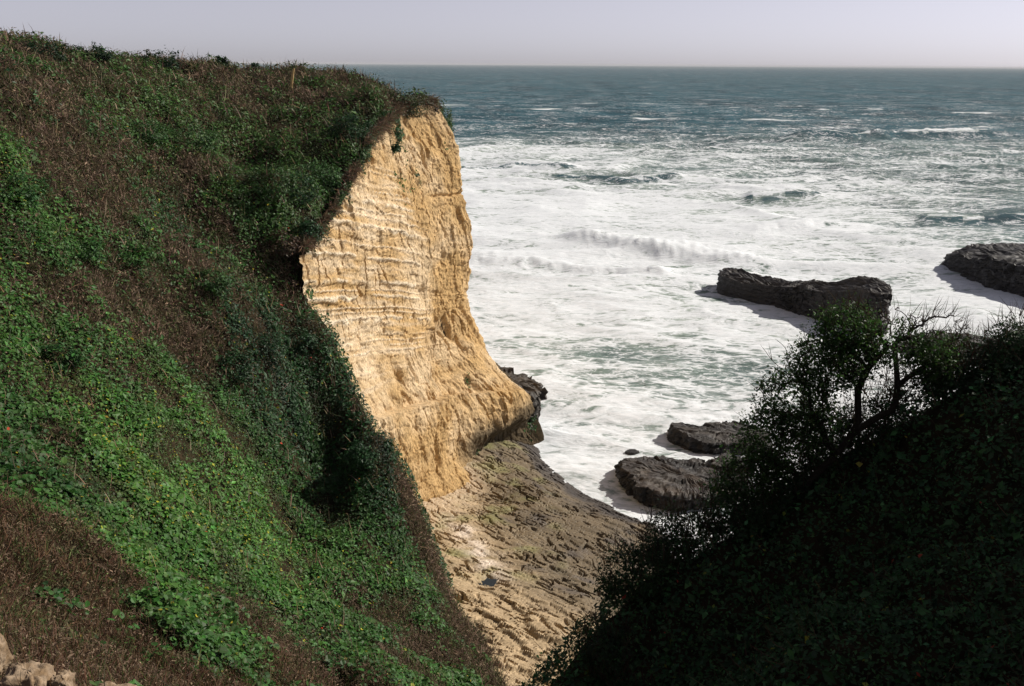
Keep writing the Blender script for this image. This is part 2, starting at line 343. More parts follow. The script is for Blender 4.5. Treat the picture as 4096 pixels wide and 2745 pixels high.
def mix_col(nodes, links, fac, a, b, blend='MIX'):
    n = nodes.new('ShaderNodeMix'); n.data_type = 'RGBA'; n.blend_type = blend
    for i, s in ((0, fac), (6, a), (7, b)):
        if isinstance(s, (int, float)): n.inputs[i].default_value = s
        elif isinstance(s, tuple): n.inputs[i].default_value = (*s, 1)
        else: links.new(s, n.inputs[i])
    return n.outputs[2]

def coords(nodes, links, scale=(1, 1, 1), rot=(0, 0, 0)):
    tc = nodes.new('ShaderNodeTexCoord'); mp = nodes.new('ShaderNodeMapping')
    mp.inputs['Scale'].default_value = scale; mp.inputs['Rotation'].default_value = rot
    links.new(tc.outputs['Object'], mp.inputs['Vector']); return mp.outputs[0]

def tex_noise(nodes, links, vec, scale, detail=5, rough=.55, dist=0.0):
    n = N(nodes, 'ShaderNodeTexNoise', Scale=scale, Detail=detail, Roughness=rough, Distortion=dist)
    links.new(vec, n.inputs['Vector']); return n.outputs['Fac']

def ramp(nodes, links, fac, stops):
    n = nodes.new('ShaderNodeValToRGB'); e = n.color_ramp.elements
    while len(e) < len(stops): e.new(0.5)
    for i, (p, c) in enumerate(stops):
        e[i].position = p; e[i].color = (c, c, c, 1) if isinstance(c, (int, float)) else (*c, 1)
    links.new(fac, n.inputs[0]); return n.outputs[0]

def add_bump(nodes, links, bsdf, height, strength, dist):
    b = nodes.new('ShaderNodeBump'); b.inputs['Strength'].default_value = strength; b.inputs['Distance'].default_value = dist
    links.new(height, b.inputs['Height']); links.new(b.outputs[0], bsdf.inputs['Normal'])

def mat_attr_rock(name, rough=.9, grain=18, bump=.5, bdist=.05, spec=.2, vary=.5):
    """rock whose broad colour is the vertex colour, with grain and pits on top"""
    m, n, l, b = new_mat(name)
    at = N(n, 'ShaderNodeAttribute', attribute_name='col')
    v = coords(n, l)
    g1 = tex_noise(n, l, v, grain, 8, .65); g2 = tex_noise(n, l, v, grain * .17, 5, .6)
    k = ramp(n, l, g1, [(.25, 1 - vary), (.75, 1 + vary * .6)])
    k2 = ramp(n, l, g2, [(.3, .8), (.7, 1.12)])
    c = mix_col(n, l, 1.0, at.outputs['Color'], k, 'MULTIPLY'); c = mix_col(n, l, 1.0, c, k2, 'MULTIPLY')
    l.new(c, b.inputs['Base Color']); b.inputs['Roughness'].default_value = rough; b.inputs['Specular IOR Level'].default_value = spec
    add_bump(n, l, b, g1, bump, bdist)
    return m

def mat_leaf(name, rough=.5, trans=.3, spec=.25):
    m, n, l, b = new_mat(name)
    at = N(n, 'ShaderNodeAttribute', attribute_name='col')
    l.new(at.outputs['Color'], b.inputs['Base Color'])
    b.inputs['Roughness'].default_value = rough; b.inputs['Specular IOR Level'].default_value = spec
    t = n.new('ShaderNodeBsdfTranslucent'); l.new(at.outputs['Color'], t.inputs['Color'])
    mx = n.new('ShaderNodeMixShader'); mx.inputs[0].default_value = trans
    l.new(b.outputs[0], mx.inputs[1]); l.new(t.outputs[0], mx.inputs[2]); l.new(mx.outputs[0], n['Material Output'].inputs['Surface'])
    return m

M_LEAF = mat_leaf("leaf"); M_TREE = mat_leaf("tree_leaf", .45, .5, .3); M_DRY = mat_leaf("dry_brush", .8, .15, .05)
M_BARK = mat_attr_rock("bark", .9, 40, .4, .01, .1)
M_CLIFF = mat_attr_rock("sandstone", .95, 9, .6, .07, .1, .55)
M_SHELF = mat_attr_rock("shelf_stone", .7, 8, .5, .035, .35, .5)
M_SEAROCK = mat_attr_rock("sea_rock_stone", .6, 5, .6, .1, .4, .55)
M_BOULDER = mat_attr_rock("boulder_stone", .9, 26, .6, .02, .2, .5)

def mat_soil():
    m, n, l, b = new_mat("soil")
    v = coords(n, l); f = tex_noise(n, l, v, 3.0, 6, .6)
    l.new(ramp(n, l, f, [(.3, (.012, .012, .007)), (.7, (.05, .035, .02))]), b.inputs['Base Color'])
    b.inputs['Roughness'].default_value = 1; b.inputs['Specular IOR Level'].default_value = .05
    add_bump(n, l, b, f, .6, .2)
    return m

# ---------------------------------------------------------------- land: hill, gully, bank
def canopy(x, y):
    """uneven top of the low scrub"""
    wx, wy = x + .5 * fbm(x / 1.7, y / 1.7, 0 * x + 31, 2), y + .5 * fbm(x / 1.7, y / 1.7, 0 * x + 37, 2)
    d1, _, r1 = worley(wx / 2.3, wy / 2.3, 4); d2, _, r2 = worley(wx / .95, wy / .95, 24)
    mound = np.sqrt(np.maximum(0, 1 - (1.25 * d1) ** 2)) * (.55 + .5 * r1) + .4 * np.sqrt(np.maximum(0, 1 - (1.25 * d2) ** 2)) * (.6 + .4 * r2)
    fold = 1 - 2 * np.abs(noise3(wx / 3.6 + .3 * wy / 3.6, wy / 11, 0 * x + 17))                # runnels down the slope
    return .72 * mound - .5 + .3 * fold + .45 * fbm(x / 4.5, y / 4.5, 0 * x, 2) + .16 * fbm(x / .8, y / .8, 0 * x + 5, 2)

LX0, LX1, LY0, LY1, LS = -62.0, 24.0, -4.0, 112.0, .33
lx = np.arange(LX0, LX1, LS); ly = np.arange(LY0, LY1, LS)
GX, GY = np.meshgrid(lx, ly); GZ = land_z(GX, GY)
d_cam = np.hypot(GX, GY)
gz2 = GZ + canopy(GX, GY) * smooth(-1.0, 3.0, GZ) * (.3 + .7 * smooth(7, 17, d_cam))
gz2 = np.where(d_cam < 4, np.minimum(gz2, GZ), gz2)
lv = np.stack([GX.ravel(), GY.ravel(), gz2.ravel() - .1], 1)
q = grid_faces(len(ly), len(lx), keep=(gz2.ravel() > -1.0))
lv2, q2, _ = compact(lv, q, {})
land = link("hillside", mesh_np("hillside", lv2, q2.ravel(), np.full(len(q2), 4), None, True), mat_soil())
tag(land, "dark soil of the scrub covered headland, gully and bank", kind="structure")

gy_, gx_ = np.gradient(gz2, LS)
LNRM = unit(np.stack([-gx_, -gy_, np.ones_like(gx_)], -1))
def land_sample(x, y):
    """canopy height and normal at points (bilinear)"""
    fx = np.clip((x - LX0) / LS, 0, len(lx) - 1.001); fy = np.clip((y - LY0) / LS, 0, len(ly) - 1.001)
    i, j = fy.astype(int), fx.astype(int); a, b = (fy - i), (fx - j)
    w = [(1 - a) * (1 - b), (1 - a) * b, a * (1 - b), a * b]; ii = [(i, j), (i, j + 1), (i + 1, j), (i + 1, j + 1)]
    return sum(w_ * gz2[k] for w_, k in zip(w, ii)), unit(sum(w_[:, None] * LNRM[k] for w_, k in zip(w, ii)))

# ---------------------------------------------------------------- sandstone cliff (seaward face of the headland)
def strata(h, sharp=.25):
    """soft stair: ledges at whole numbers"""
    f = h - np.floor(h); return np.floor(h) + smooth(0.5 - sharp, 0.5 + sharp, f) - h

def build_cliff():
    y = np.r_[np.linspace(42.5, 67.5, 390), np.linspace(67.6, 118, 70)]; z = np.linspace(-1.5, 23.6, 330)
    Y, Z = np.meshgrid(y, z); X = cliff_x(Y, Z)
    n = unit(np.stack([np.ones_like(X), -np.gradient(X, y, axis=1), -np.gradient(X, z, axis=0)], -1))
    dip = Z + .235 * (Y - 50) + .35 * fbm(Y / 9, Z / 9, 0 * X, 2)              # bedding, dipping gently
    flat = smooth(52, 49, Y + .35 * (Z - 12)) * smooth(7.5, 9.5, Z) * smooth(19.5, 17, Z)     # evenly bedded part
    flat = np.maximum(flat, .9 * smooth(60, 56.5, Y + .8 * fbm(Y / 3, Z / 2, 0 * X + 6, 2)) * smooth(8, 9.5, Z) * smooth(20.5, 18.5, Z))
    d = .45 * fbm(Y / 6, Z / 7, 0 * X + 2, 4)
    d += .24 * (ridged(Y / 1.9 + .5 * fbm(Y / 4, Z / 4, 0 * X, 2), Z / 6.5, 0 * X + 9, 4, .6) - .2) * (1 - .72 * flat)             # upright ribs and runnels
    d += .13 * fbm(Y / .8, Z / 1.5, 0 * X + 4, 4, .6) * (1 - .55 * flat)
    d -= .32 * smooth(.26, .5, fbm(Y / 1.3, Z / 3.4, 0 * X + 31, 2)) * (1 - .8 * flat)          # hollows
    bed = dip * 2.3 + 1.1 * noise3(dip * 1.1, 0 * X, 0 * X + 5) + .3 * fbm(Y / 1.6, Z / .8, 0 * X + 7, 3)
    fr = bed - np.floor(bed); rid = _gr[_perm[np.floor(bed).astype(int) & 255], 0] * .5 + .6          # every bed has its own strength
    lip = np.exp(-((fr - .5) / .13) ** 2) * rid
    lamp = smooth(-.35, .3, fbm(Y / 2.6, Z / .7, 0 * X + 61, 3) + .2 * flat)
    d += .11 * lip * flat * lamp + .06 * strata(dip * .75 + .5 * fbm(Y / 3, Z / 3, 0 * X + 19, 2), .07) + .06 * lip * lamp * (1 - flat)
    wy, wz = Y + .25 * fbm(Y / .8, Z / .8, 0 * X + 70, 2), dip + .12 * fbm(Y / .7, Z / .7, 0 * X + 71, 2)
    _, e1, r1 = worley(wy / 1.7, wz / .42, 3); _, e2, r2 = worley(wy / .62, wz / .2, 9)
    d += flat * (.06 * r1 + .03 * r2 - .05 * smooth(.12, .0, e1))
    _, e1, r1 = worley(wy / .9, Z / 1.5 + .2 * wy, 13); _, e2, r2 = worley(wy / .36, Z / .4, 19)
    d += (1 - .8 * flat) * (.07 * r1 + .05 * r2 - .05 * smooth(.1, .0, e1))
    d += .04 * fbm(Y / .25, Z / .25, 0 * X + 12, 3, .65)
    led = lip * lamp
    crk = 1 - np.abs(noise3(Y / 1.3 + .4 * noise3(Y / 2, Z / 2, 0 * X), Z / 7, 0 * X + 77))
    d -= .2 * smooth(.95, .995, crk) * smooth(-.2, .3, fbm(Y / 4, Z / 3, 0 * X + 91, 2))
    blocky = np.floor(fbm(Y / 1.1, Z / 1.3, 0 * X + 41, 2) * 5) / 5
    d += .07 * blocky * (1 - .4 * flat)
    bz = 8.05 - .235 * (Y - 46.3) + .25 * fbm(Y / 2.5, Z * 0, Z * 0 + 3, 3)
    d += (.55 + .3 * fbm(Y / 1.6, Z * 0, Z * 0 + 8, 2)) * smooth(bz + .12, bz - .12, Z) * smooth(bz - 4.5, bz - 1.5, Z) * smooth(64, 62.5, Y)                  # bench two thirds down
    d -= .9 * smooth(2.6, 1.4, Z) * smooth(56, 60, Y)                                       # wave-cut notch at the point
    d -= .18 * smooth(.14, .02, np.abs(Z - 17.3 + .1 * (Y - 60) + .3 * fbm(Y / 3, Z * 0, Z * 0, 2))) * smooth(60.5, 62, Y)
    V = np.stack([X, Y, Z], -1) + n * d[..., None]
    # lean the very top back into the land
    base = np.array((.55, .365, .168)); pale = np.array((.80, .655, .46)); ochre = np.array((.48, .305, .13)); dark = np.array((.10, .075, .045))
    c = np.ones(X.shape + (3,)) * base
    t = smooth(-.25, .4, fbm(Y / 5, Z / 3, 0 * X + 21, 4))[..., None]; c = c * (1 - .55 * t) + pale * .55 * t
    t = smooth(.05, .5, fbm(Y / 2.2, Z / 4, 0 * X + 51, 4))[..., None]; c = c * (1 - .55 * t) + ochre * .55 * t
    t = (flat * smooth(.15, .6, led))[..., None]; c = c * (1 - .75 * t) + np.array((.86, .76, .59)) * .75 * t  # ledge lips painted paler for the light they catch
    bands = smooth(-.15, .4, fbm(Y / 4.5, dip / .5, 0 * X + 101, 3))
    t = (flat * .65 * bands)[..., None]; c = c * (1 - t) + np.array((.77, .63, .45)) * t
    sp = smooth(.18, .5, fbm(Y / .55, dip / .22, 0 * X + 111, 3)); c = c * (1 - .5 * sp[..., None]) + np.array((.20, .12, .06)) * .5 * sp[..., None]     # dark pitted spots along the beds
    st = smooth(.05, .45, fbm(Y / .5, Z / 5, 0 * X + 81, 3)) * smooth(-.1, .4, fbm(Y / 5, Z / 5, 0 * X + 82, 2))
    c = c * (1 - .45 * st[..., None] * (1 - .5 * flat[..., None]))                                     # dark run-off stains
    t = (smooth(20.5, 22.5, Z) * .5)[..., None]; c = c * (1 - t) + np.array((.33, .24, .15)) * t
    wet = smooth(3.6, 2.4, Z + .09 * (60 - Y) + .5 * fbm(Y / 1.5, Z / 1.5, 0 * X, 3) - .9 * smooth(63.5, 65.5, Y)) * smooth(54, 59, Y)
    wet = np.maximum(wet, smooth(65.2, 67.2, Y) * smooth(6.5, 4.5, Z))
    c = c * (1 - wet[..., None]) + dark * wet[..., None]
    top = land_z(V[..., 0] - .3, V[..., 1])
    q = grid_faces(len(z), len(y))
    rim = np.interp(Y, [43, 45, 48.2, 50.6, 52.8, 54.5, 58, 61, 65, 70, 80, 118], [16.0, 16.7, 17.7, 18.9, 20.1, 21.0, 21.5, 22.0, 22.5, 22.6, 21.5, 18])
    keep = ((Z < rim + .35 * fbm(Y / 1.1, Z * 0, Z * 0 + 2, 3)) & ((Y > 44.3) | (Z < 13))).ravel()
    q = q[keep[q].any(1)]
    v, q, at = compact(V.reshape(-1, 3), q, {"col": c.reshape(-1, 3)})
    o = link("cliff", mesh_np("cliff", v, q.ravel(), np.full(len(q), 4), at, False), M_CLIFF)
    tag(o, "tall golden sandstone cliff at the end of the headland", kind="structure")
build_cliff()

# ---------------------------------------------------------------- rock shelf at the foot of the cliff
def build_shelf():
    x = np.arange(-9, 13, .075); y = np.arange(27, 65, .085)
    X, Y = np.meshgrid(x, y); Z = shelf_z(X, Y); O = 0 * X
    a, b = (X - Y) * .7071, (X + Y) * .7071                       # a runs along the joints, b across them
    w = fbm(X / 4, Y / 4, O, 3)
    near = smooth(42, 37, Y + .5 * X)
    Z = Z + .16 * fbm(X / 3, Y / 3, O + 3, 2)
    st = strata(b * .62 + .9 * w + .12 * a + .5 * fbm(a / 5, b / 1.2, O + 8, 3), .12)
    Z += (.05 + .13 * near) * st
    aw, bw = a + .5 * w, b + .35 * fbm(X / 1.5, Y / 1.5, O + 44, 2)
    crack = 1 - np.abs(noise3(aw / 2.0, bw / .5, O + 2)); crack2 = 1 - np.abs(noise3(aw / .9, bw / .24, O + 12))
    patch = smooth(-.25, .25, fbm(X / 2.2, Y / 2.2, O + 6, 2))
    Z -= .34 * smooth(.93, .99, crack) * patch + .05 * smooth(.92, .99, crack2) * (1 - .5 * patch)
    Z -= .14 * smooth(.3, .4, fbm(aw / 1.3, bw / .5, O + 15, 3))
    Z += .012 * np.floor(4 * fbm(aw / 1.4, bw / .45, O + 18, 2)) / 2
    Z += .012 * fbm(a / .5, b / .22, O + 11, 3) + (.012 + .04 * near) * fbm(X / .6, Y / .5, O + 17, 4, .6)
    _, e1, r1 = worley(aw / 2.6, bw / .62, 5); _, e2, r2 = worley(aw / 1.0, bw / .3, 15)
    Z += .035 * r1 + .006 * r2 - .12 * smooth(.06, .0, e1) * smooth(-.2, .3, r1)
    pool = np.exp(-(((X + 1.1) / .75) ** 2 + ((Y - 41.4) / 1.0) ** 2)); Z -= .3 * pool
    tan = np.array((.44, .325, .19)); pale = np.array((.76, .64, .52)); brown = np.array((.125, .096, .058)); green = np.array((.24, .235, .09)); dark = np.array((.055, .045, .038))
    h = shelf_z(X, Y) + .5 * fbm(X / 2.2, Y / 2.2, O + 23, 3)
    c = np.ones(X.shape + (3,)) * tan
    sea = smooth(-2.4, 2.2, X + .22 * (Y - 46) + 1.1 * fbm(X / 2.5, Y / 2.5, O + 53, 3))
    t = sea[..., None]; c = c * (1 - .85 * t) + brown * .85 * t
    t = (smooth(-.1, .4, fbm(a / 3, b / 1.1, O + 33, 3)) * (.25 + .6 * sea) * .7)[..., None]; c = c * (1 - t) + brown * t
    t = (smooth(.0, .4, fbm(X / 2.4, Y / 2.4, O + 43, 3)) * smooth(3.1, 2.5, h) * smooth(40, 44, Y) * smooth(4, 1, X))[..., None]; c = c * (1 - .75 * t) + green * .75 * t
    t = (np.exp(-((X + 2.0 + .35 * (Y - 46)) / .7) ** 2) * smooth(40, 43, Y) * smooth(51, 47, Y) * smooth(-.4, .3, fbm(X, Y, O + 3, 2)))[..., None]; c = c * (1 - t) + pale * t
    wet = smooth(.1, .45, fbm(a / 2.2, b / 1.3, O + 63, 3)) * (.15 + .85 * sea); c = c * (1 - .6 * wet[..., None]) + np.array((.07, .06, .06)) * .6 * wet[..., None]
    t = (smooth(.8, .25, h))[..., None]; c = c * (1 - t) + dark * t
    sand = smooth(2.6, .6, X - cliff_x(np.clip(Y, 45, 60), 0 * X + 1.5) + .8 * fbm(X / 1.5, Y / 1.5, O + 73, 3)) * smooth(59, 54, Y)
    c = c * (1 - .65 * sand[..., None]) + np.array((.60, .46, .31)) * .65 * sand[..., None]
    t = (near * .5)[..., None]; c = c * (1 - t) + np.array((.52, .38, .22)) * t
    q = grid_faces(len(y), len(x), keep=((Z > -.6) & (X > -9)).ravel())
    v, q, at = compact(np.stack([X, Y, Z], -1).reshape(-1, 3), q, {"col": c.reshape(-1, 3)})
    o = link("rock_shelf", mesh_np("rock_shelf", v, q.ravel(), np.full(len(q), 4), at, False), M_SHELF)
    tag(o, "brown layered rock shelf below the cliff, wet towards the surf", kind="structure")
    # a still pool of water in a hollow of the shelf
    zz = float(shelf_z(np.array(-1.1), np.array(41.4))) - .26
    ang = np.linspace(0, 2 * math.pi, 24, endpoint=False)
    r = 1 + .35 * np.sin(2 * ang + 1) + .2 * np.sin(5 * ang)
    v = np.stack([-1.1 + .42 * r * np.cos(ang), 41.4 + .62 * r * np.sin(ang), np.full(24, zz)], 1)
    m, n, l, b = new_mat("pool_water"); b.inputs['Base Color'].default_value = (.02, .025, .025, 1); b.inputs['Roughness'].default_value = .08
    tag(link("tide_pool", mesh_np("tide_pool", v, np.arange(24), [24]), m), "small still pool of water in the rock shelf", kind="structure")
build_shelf()

# ---------------------------------------------------------------- sea
def breaker(X, Y, pts, width, height, rough):
    """ridge of broken water along a polyline; returns height and foam"""
    pts = np.array(pts, float); best = np.full(X.shape, 1e9); side = np.zeros(X.shape); tt = np.zeros(X.shape); L = len(pts) - 1
    for k in range(L):
        a, b = pts[k], pts[k + 1]; d = b - a; l2 = (d ** 2).sum()
        t = np.clip(((X - a[0]) * d[0] + (Y - a[1]) * d[1]) / l2, 0, 1)
        dx, dy = X - a[0] - t * d[0], Y - a[1] - t * d[1]; r = np.hypot(dx, dy)
        sg = np.sign(d[0] * dy - d[1] * dx); m = r < best
        best = np.where(m, r, best); side = np.where(m, sg, side); tt = np.where(m, (k + t) / L, tt)
    s = best * side                                              # positive behind (seaward)
    s = s + rough * width * .6 * fbm(X / (width * .9), Y / (width * .9), 0 * X + 3, 3)
    prof = np.where(s < 0, np.exp(-(s / (width * .45)) ** 2), np.exp(-(s / (width * 1.3)) ** 2))
    ends = smooth(0, .16, tt) * smooth(1, .84, tt)
    return height * prof * ends, s, ends

def build_sea():
    a = np.r_[np.linspace(math.radians(39), math.radians(7), 370), np.linspace(math.radians(6.95), math.radians(1.2), 210), np.geomspace(math.radians(1.17), math.radians(.035), 46)]
    y = 25.0 / np.tan(a)
    u = np.r_[-3, -2, -1.3, -.9, -.65, -.5, np.linspace(-.36, .64, 470), .75, .9, 1.2, 1.7, 2.4, 3]
    U, Y = np.meshgrid(u, y); X = U * Y; O = 0 * X
    gr = -np.gradient(25.0 / np.tan(a)) if False else np.gradient(y)
    sp = np.broadcast_to(gr[:, None], X.shape)                   # grid spacing along y
    th = .32 * smooth(260, 90, Y)                                # waves turn as they come in
    A = X * np.cos(th) - (Y - 120) * np.sin(th); B = X * np.sin(th) + (Y - 120) * np.cos(th)
    amp = .6 + .9 * smooth(70, 330, Y)
    w1 = fbm(A / 60, B / 60, O, 2)
    def part(lx_, ly_, seed, p=1.0):
        r = 1 - np.abs(noise3(A / lx_ + .7 * w1, B / ly_ + 1.6 * w1, O + seed)); f = smooth(ly_ * .5, ly_ * .16, sp)
        return (r ** 2 - .55) * f
    z = amp * (1.25 * part(75, 24, 1) + .8 * part(26, 10, 2) + .42 * part(9, 4, 3) + .14 * part(3.2, 1.7, 4) + .04 * part(1.3, .8, 5))
    far = smooth(300, 900, Y)
    fq = np.stack([X.ravel() / Y.ravel() * 3.2, np.log(Y.ravel()) * 3.5], 1)
    fp = np.array([(p[0] / p[1] * 3.2, math.log(p[1]) * 3.5) for p in FOAM_PTS])
    foam = idw(fp, np.array([p[2] for p in FOAM_PTS]), fq, 3.5).reshape(X.shape)
    foam = np.where(Y > 900, .05, foam)
    crest = part(26, 10, 2) + .6 * part(75, 24, 1)
    foam = foam + .30 * np.clip(crest, -.5, .6) * smooth(.1, .5, foam) + .05 * fbm(A / 14, B / 8, O + 9, 3)
    caps = smooth(.30, .44, fbm(X / 40, Y / 26, O + 77, 3)) * smooth(.05, .3, part(75, 24, 1) + .5 * part(26, 10, 2) + .1) * smooth(330, 420, Y) * smooth(2500, 1200, Y)
    foam = np.maximum(foam, caps * .85)
    near_calm = smooth(50, 75, Y)
    z *= .45 + .55 * near_calm
    rolls = [([(6.0, 147.5), (13.1, 142.3), (19.8, 136.2), (25.2, 132.4), (36, 127.6)], 4.4, 1.25, .5, 1),
             ([(-9, 131), (1.6, 128.8), (8.3, 125.6), (15.3, 123), (21, 121)], 2.2, .7, 1.0, 1),
             ([(150, 396), (163.8, 391), (181, 392)], 6.0, 1.8, .8, 1),
             ([(91, 361), (121.4, 364), (147.5, 371), (200, 380)], 9.0, 2.2, .3, -1),
             ([(8, 236), (18.4, 227), (25.8, 222.5), (40, 231)], 5.0, 1.1, .6, -1),
             ([(45, 197.5), (50.8, 195), (62, 199)], 4.0, .9, .6, -1),
             ([(68, 169.5), (78.3, 167.5), (95, 174)], 5.0, 1.0, .4, -1),
             ([(-22, 240), (0.8, 251), (18, 243)], 5.0, .9, .8, -1),
             ([(35, 152), (50, 160), (62, 161)], 3.5, .7, .8, 1)]
    for pts, w, h, rg, kind in rolls:
        m = (np.abs(Y - np.mean([p[1] for p in pts])) < 60)
        if not m.any(): continue
        hh, s, e = breaker(X[m], Y[m], pts, w, h, rg)
        bump = fbm(X[m] / .9, Y[m] / .9, 0 * hh + 8, 4) * .5 + .35 * np.abs(fbm(X[m] / 1.9, Y[m] / 1.9, 0 * hh + 4, 3))
        pr = hh / h
        if kind == 1: z[m] += hh * (1 + .55 * bump) ; foam[m] = np.maximum(foam[m], 1.15 * smooth(.12, .45, pr))
        else:
            z[m] += hh
            front = smooth(.25, .6, pr) * (s < w * .12)
            foam[m] = foam[m] * (1 - .9 * front) + front * .12
            foam[m] = np.maximum(foam[m], .8 * smooth(.75, .95, pr) * (s > 0) * (fbm(X[m] / 5, Y[m] / 5, 0 * hh, 2) > -.1))
    v = np.stack([X, Y, z], -1).reshape(-1, 3)
    v[:, 2] -= 0.0
    q = grid_faces(len(y), len(u))[:, ::-1]
    me = mesh_np("sea", v, q.ravel(), np.full(len(q), 4), {"foam": np.clip(foam, 0, 1.2).ravel()}, True)
    # water with foam lying on it
    m, n, l, b = new_mat("sea_water")
    at = N(n, 'ShaderNodeAttribute', attribute_name='foam').outputs['Fac']
    v1 = coords(n, l, (.20, .38, .3), (0, 0, .25)); v2 = coords(n, l, (.9, 1.7, 1), (0, 0, .3)); v0 = coords(n, l, (.035, .10, .1), (0, 0, .1))
    lace = tex_noise(n, l, v1, 1.0, 7, .6, 1.8)
    fine = tex_noise(n, l, v2, 1.0, 8, .7, 1.0)
    big = tex_noise(n, l, v0, 1.0, 6, .6, .8)
    f = math_node(n, l, 'MULTIPLY_ADD', lace, .6, math_node(n, l, 'MULTIPLY', fine, .15))
    f = math_node(n, l, 'MULTIPLY_ADD', big, .44, f)                             # about .2 .. .95, mean .58
    wv = N(n, 'ShaderNodeTexNoise', Scale=.35, Detail=4.0, Roughness=.6); l.new(coords(n, l, (1, 1.6, 1)), wv.inputs['Vector'])
    va = n.new('ShaderNodeVectorMath'); va.operation = 'MULTIPLY_ADD'; va.inputs[1].default_value = (3.2, 3.2, 3.2)
    l.new(wv.outputs['Color'], va.inputs[0]); l.new(coords(n, l, (.42, .75, .3), (0, 0, .25)), va.inputs[2])
    vo = N(n, 'ShaderNodeTexVoronoi', feature='DISTANCE_TO_EDGE', Scale=1.0); l.new(va.outputs[0], vo.inputs['Vector'])      # webs of foam
    f = math_node(n, l, 'ADD', f, ramp(n, l, vo.outputs['Distance'], [(.0, .16), (.12, .06), (.45, .0)]))
    thr = math_node(n, l, 'MULTIPLY_ADD', at, -.265, .815)                        # foam cover -> threshold
    e = math_node(n, l, 'SUBTRACT', f, thr)
    mask = ramp(n, l, math_node(n, l, 'MULTIPLY_ADD', e, 5.0, .5), [(.08, 0.0), (.36, .2), (.6, .72), (.95, 1.0)])
    water = N(n, 'ShaderNodeBsdfPrincipled'); water.inputs['Base Color'].default_value = (.012, .055, .058, 1)
    milky = mix_col(n, l, math_node(n, l, 'MULTIPLY_ADD', at, 1.5, -.2, True), (.020, .080, .104), (.25, .325, .275))
    vb = tex_noise(n, l, coords(n, l, (.016, .005, .1), (0, 0, .05)), 1.0, 8, .7, .6); vb2 = tex_noise(n, l, coords(n, l, (.09, .03, .1)), 1.0, 6, .7)
    tone = ramp(n, l, math_node(n, l, 'MULTIPLY_ADD', vb2, .5, math_node(n, l, 'MULTIPLY', vb, .5)), [(.38, (.35, .45, .5)), (.5, (1, 1, 1)), (.62, (1.6, 1.45, 1.45))])
    milky = mix_col(n, l, 1.0, milky, tone, 'MULTIPLY')
    l.new(milky, water.inputs['Base Color']); water.inputs['Roughness'].default_value = .22; water.inputs['IOR'].default_value = 1.33
    water.inputs['Specular IOR Level'].default_value = .0
    rip = tex_noise(n, l, coords(n, l, (.5, 1.1, 1)), 1.0, 8, .65); rip2 = tex_noise(n, l, coords(n, l, (.035, .10, 1)), 1.0, 9, .72)
    bw = n.new('ShaderNodeBump'); bw.inputs['Strength'].default_value = .7; bw.inputs['Distance'].default_value = .8
    l.new(math_node(n, l, 'MULTIPLY_ADD', rip2, 6.0, rip), bw.inputs['Height']); l.new(bw.outputs[0], water.inputs['Normal'])
    wc = tex_noise(n, l, coords(n, l, (.045, .02, .1)), 1.0, 7, .62)               # white caps far out
    wcm = ramp(n, l, math_node(n, l, 'MULTIPLY_ADD', fine, .12, wc), [(.735, 0.0), (.775, .85)])
    mask = math_node(n, l, 'MAXIMUM', mask, wcm)
    fc = ramp(n, l, fine, [(.28, (.60, .645, .67)), (.6, (.81, .835, .865))])
    l.new(fc, b.inputs['Base Color']); b.inputs['Roughness'].default_value = .85; b.inputs['Specular IOR Level'].default_value = .1
    add_bump(n, l, b, math_node(n, l, 'MULTIPLY_ADD', lace, 2.2, math_node(n, l, 'MULTIPLY', fine, .4)), .5, .2)
    mx = n.new('ShaderNodeMixShader'); l.new(mask, mx.inputs[0]); l.new(water.outputs[0], mx.inputs[1]); l.new(b.outputs[0], mx.inputs[2])
    gl = n.new('ShaderNodeBsdfGlossy'); gl.inputs['Roughness'].default_value = .25; l.new(bw.outputs[0], gl.inputs['Normal'])
    mg = n.new('ShaderNodeMixShader'); mg.inputs[0].default_value = .07; l.new(water.outputs[0], mg.inputs[1]); l.new(gl.outputs[0], mg.inputs[2]); l.new(mg.outputs[0], mx.inputs[1])
    l.new(mx.outputs[0], n['Material Output'].inputs['Surface'])
    tag(link("sea", me, m), "rough grey green sea, white with foam inshore", kind="structure")
build_sea()

# ---------------------------------------------------------------- rocks standing in the surf
def closed_curve(pts, n):
    p = np.array(pts, float); k = len(p); out = []
    for i in range(k):
        a, b, c, d = p[i - 1], p[i], p[(i + 1) % k], p[(i + 2) % k]
        t = np.linspace(0, 1, 24, endpoint=False)[:, None]
        out.append(.5 * (2 * b + (c - a) * t + (2 * a - 5 * b + 4 * c - d) * t ** 2 + (3 * b - a - 3 * c + d) * t ** 3))
    o = np.concatenate(out); s = np.r_[0, np.cumsum(np.linalg.norm(np.diff(np.r_[o, o[:1]], axis=0), axis=1))]
    t = np.linspace(0, s[-1], n, endpoint=False); oc = np.r_[o, o[:1]]
    return np.stack([np.interp(t, s, oc[:, 0]), np.interp(t, s, oc[:, 1])], 1)

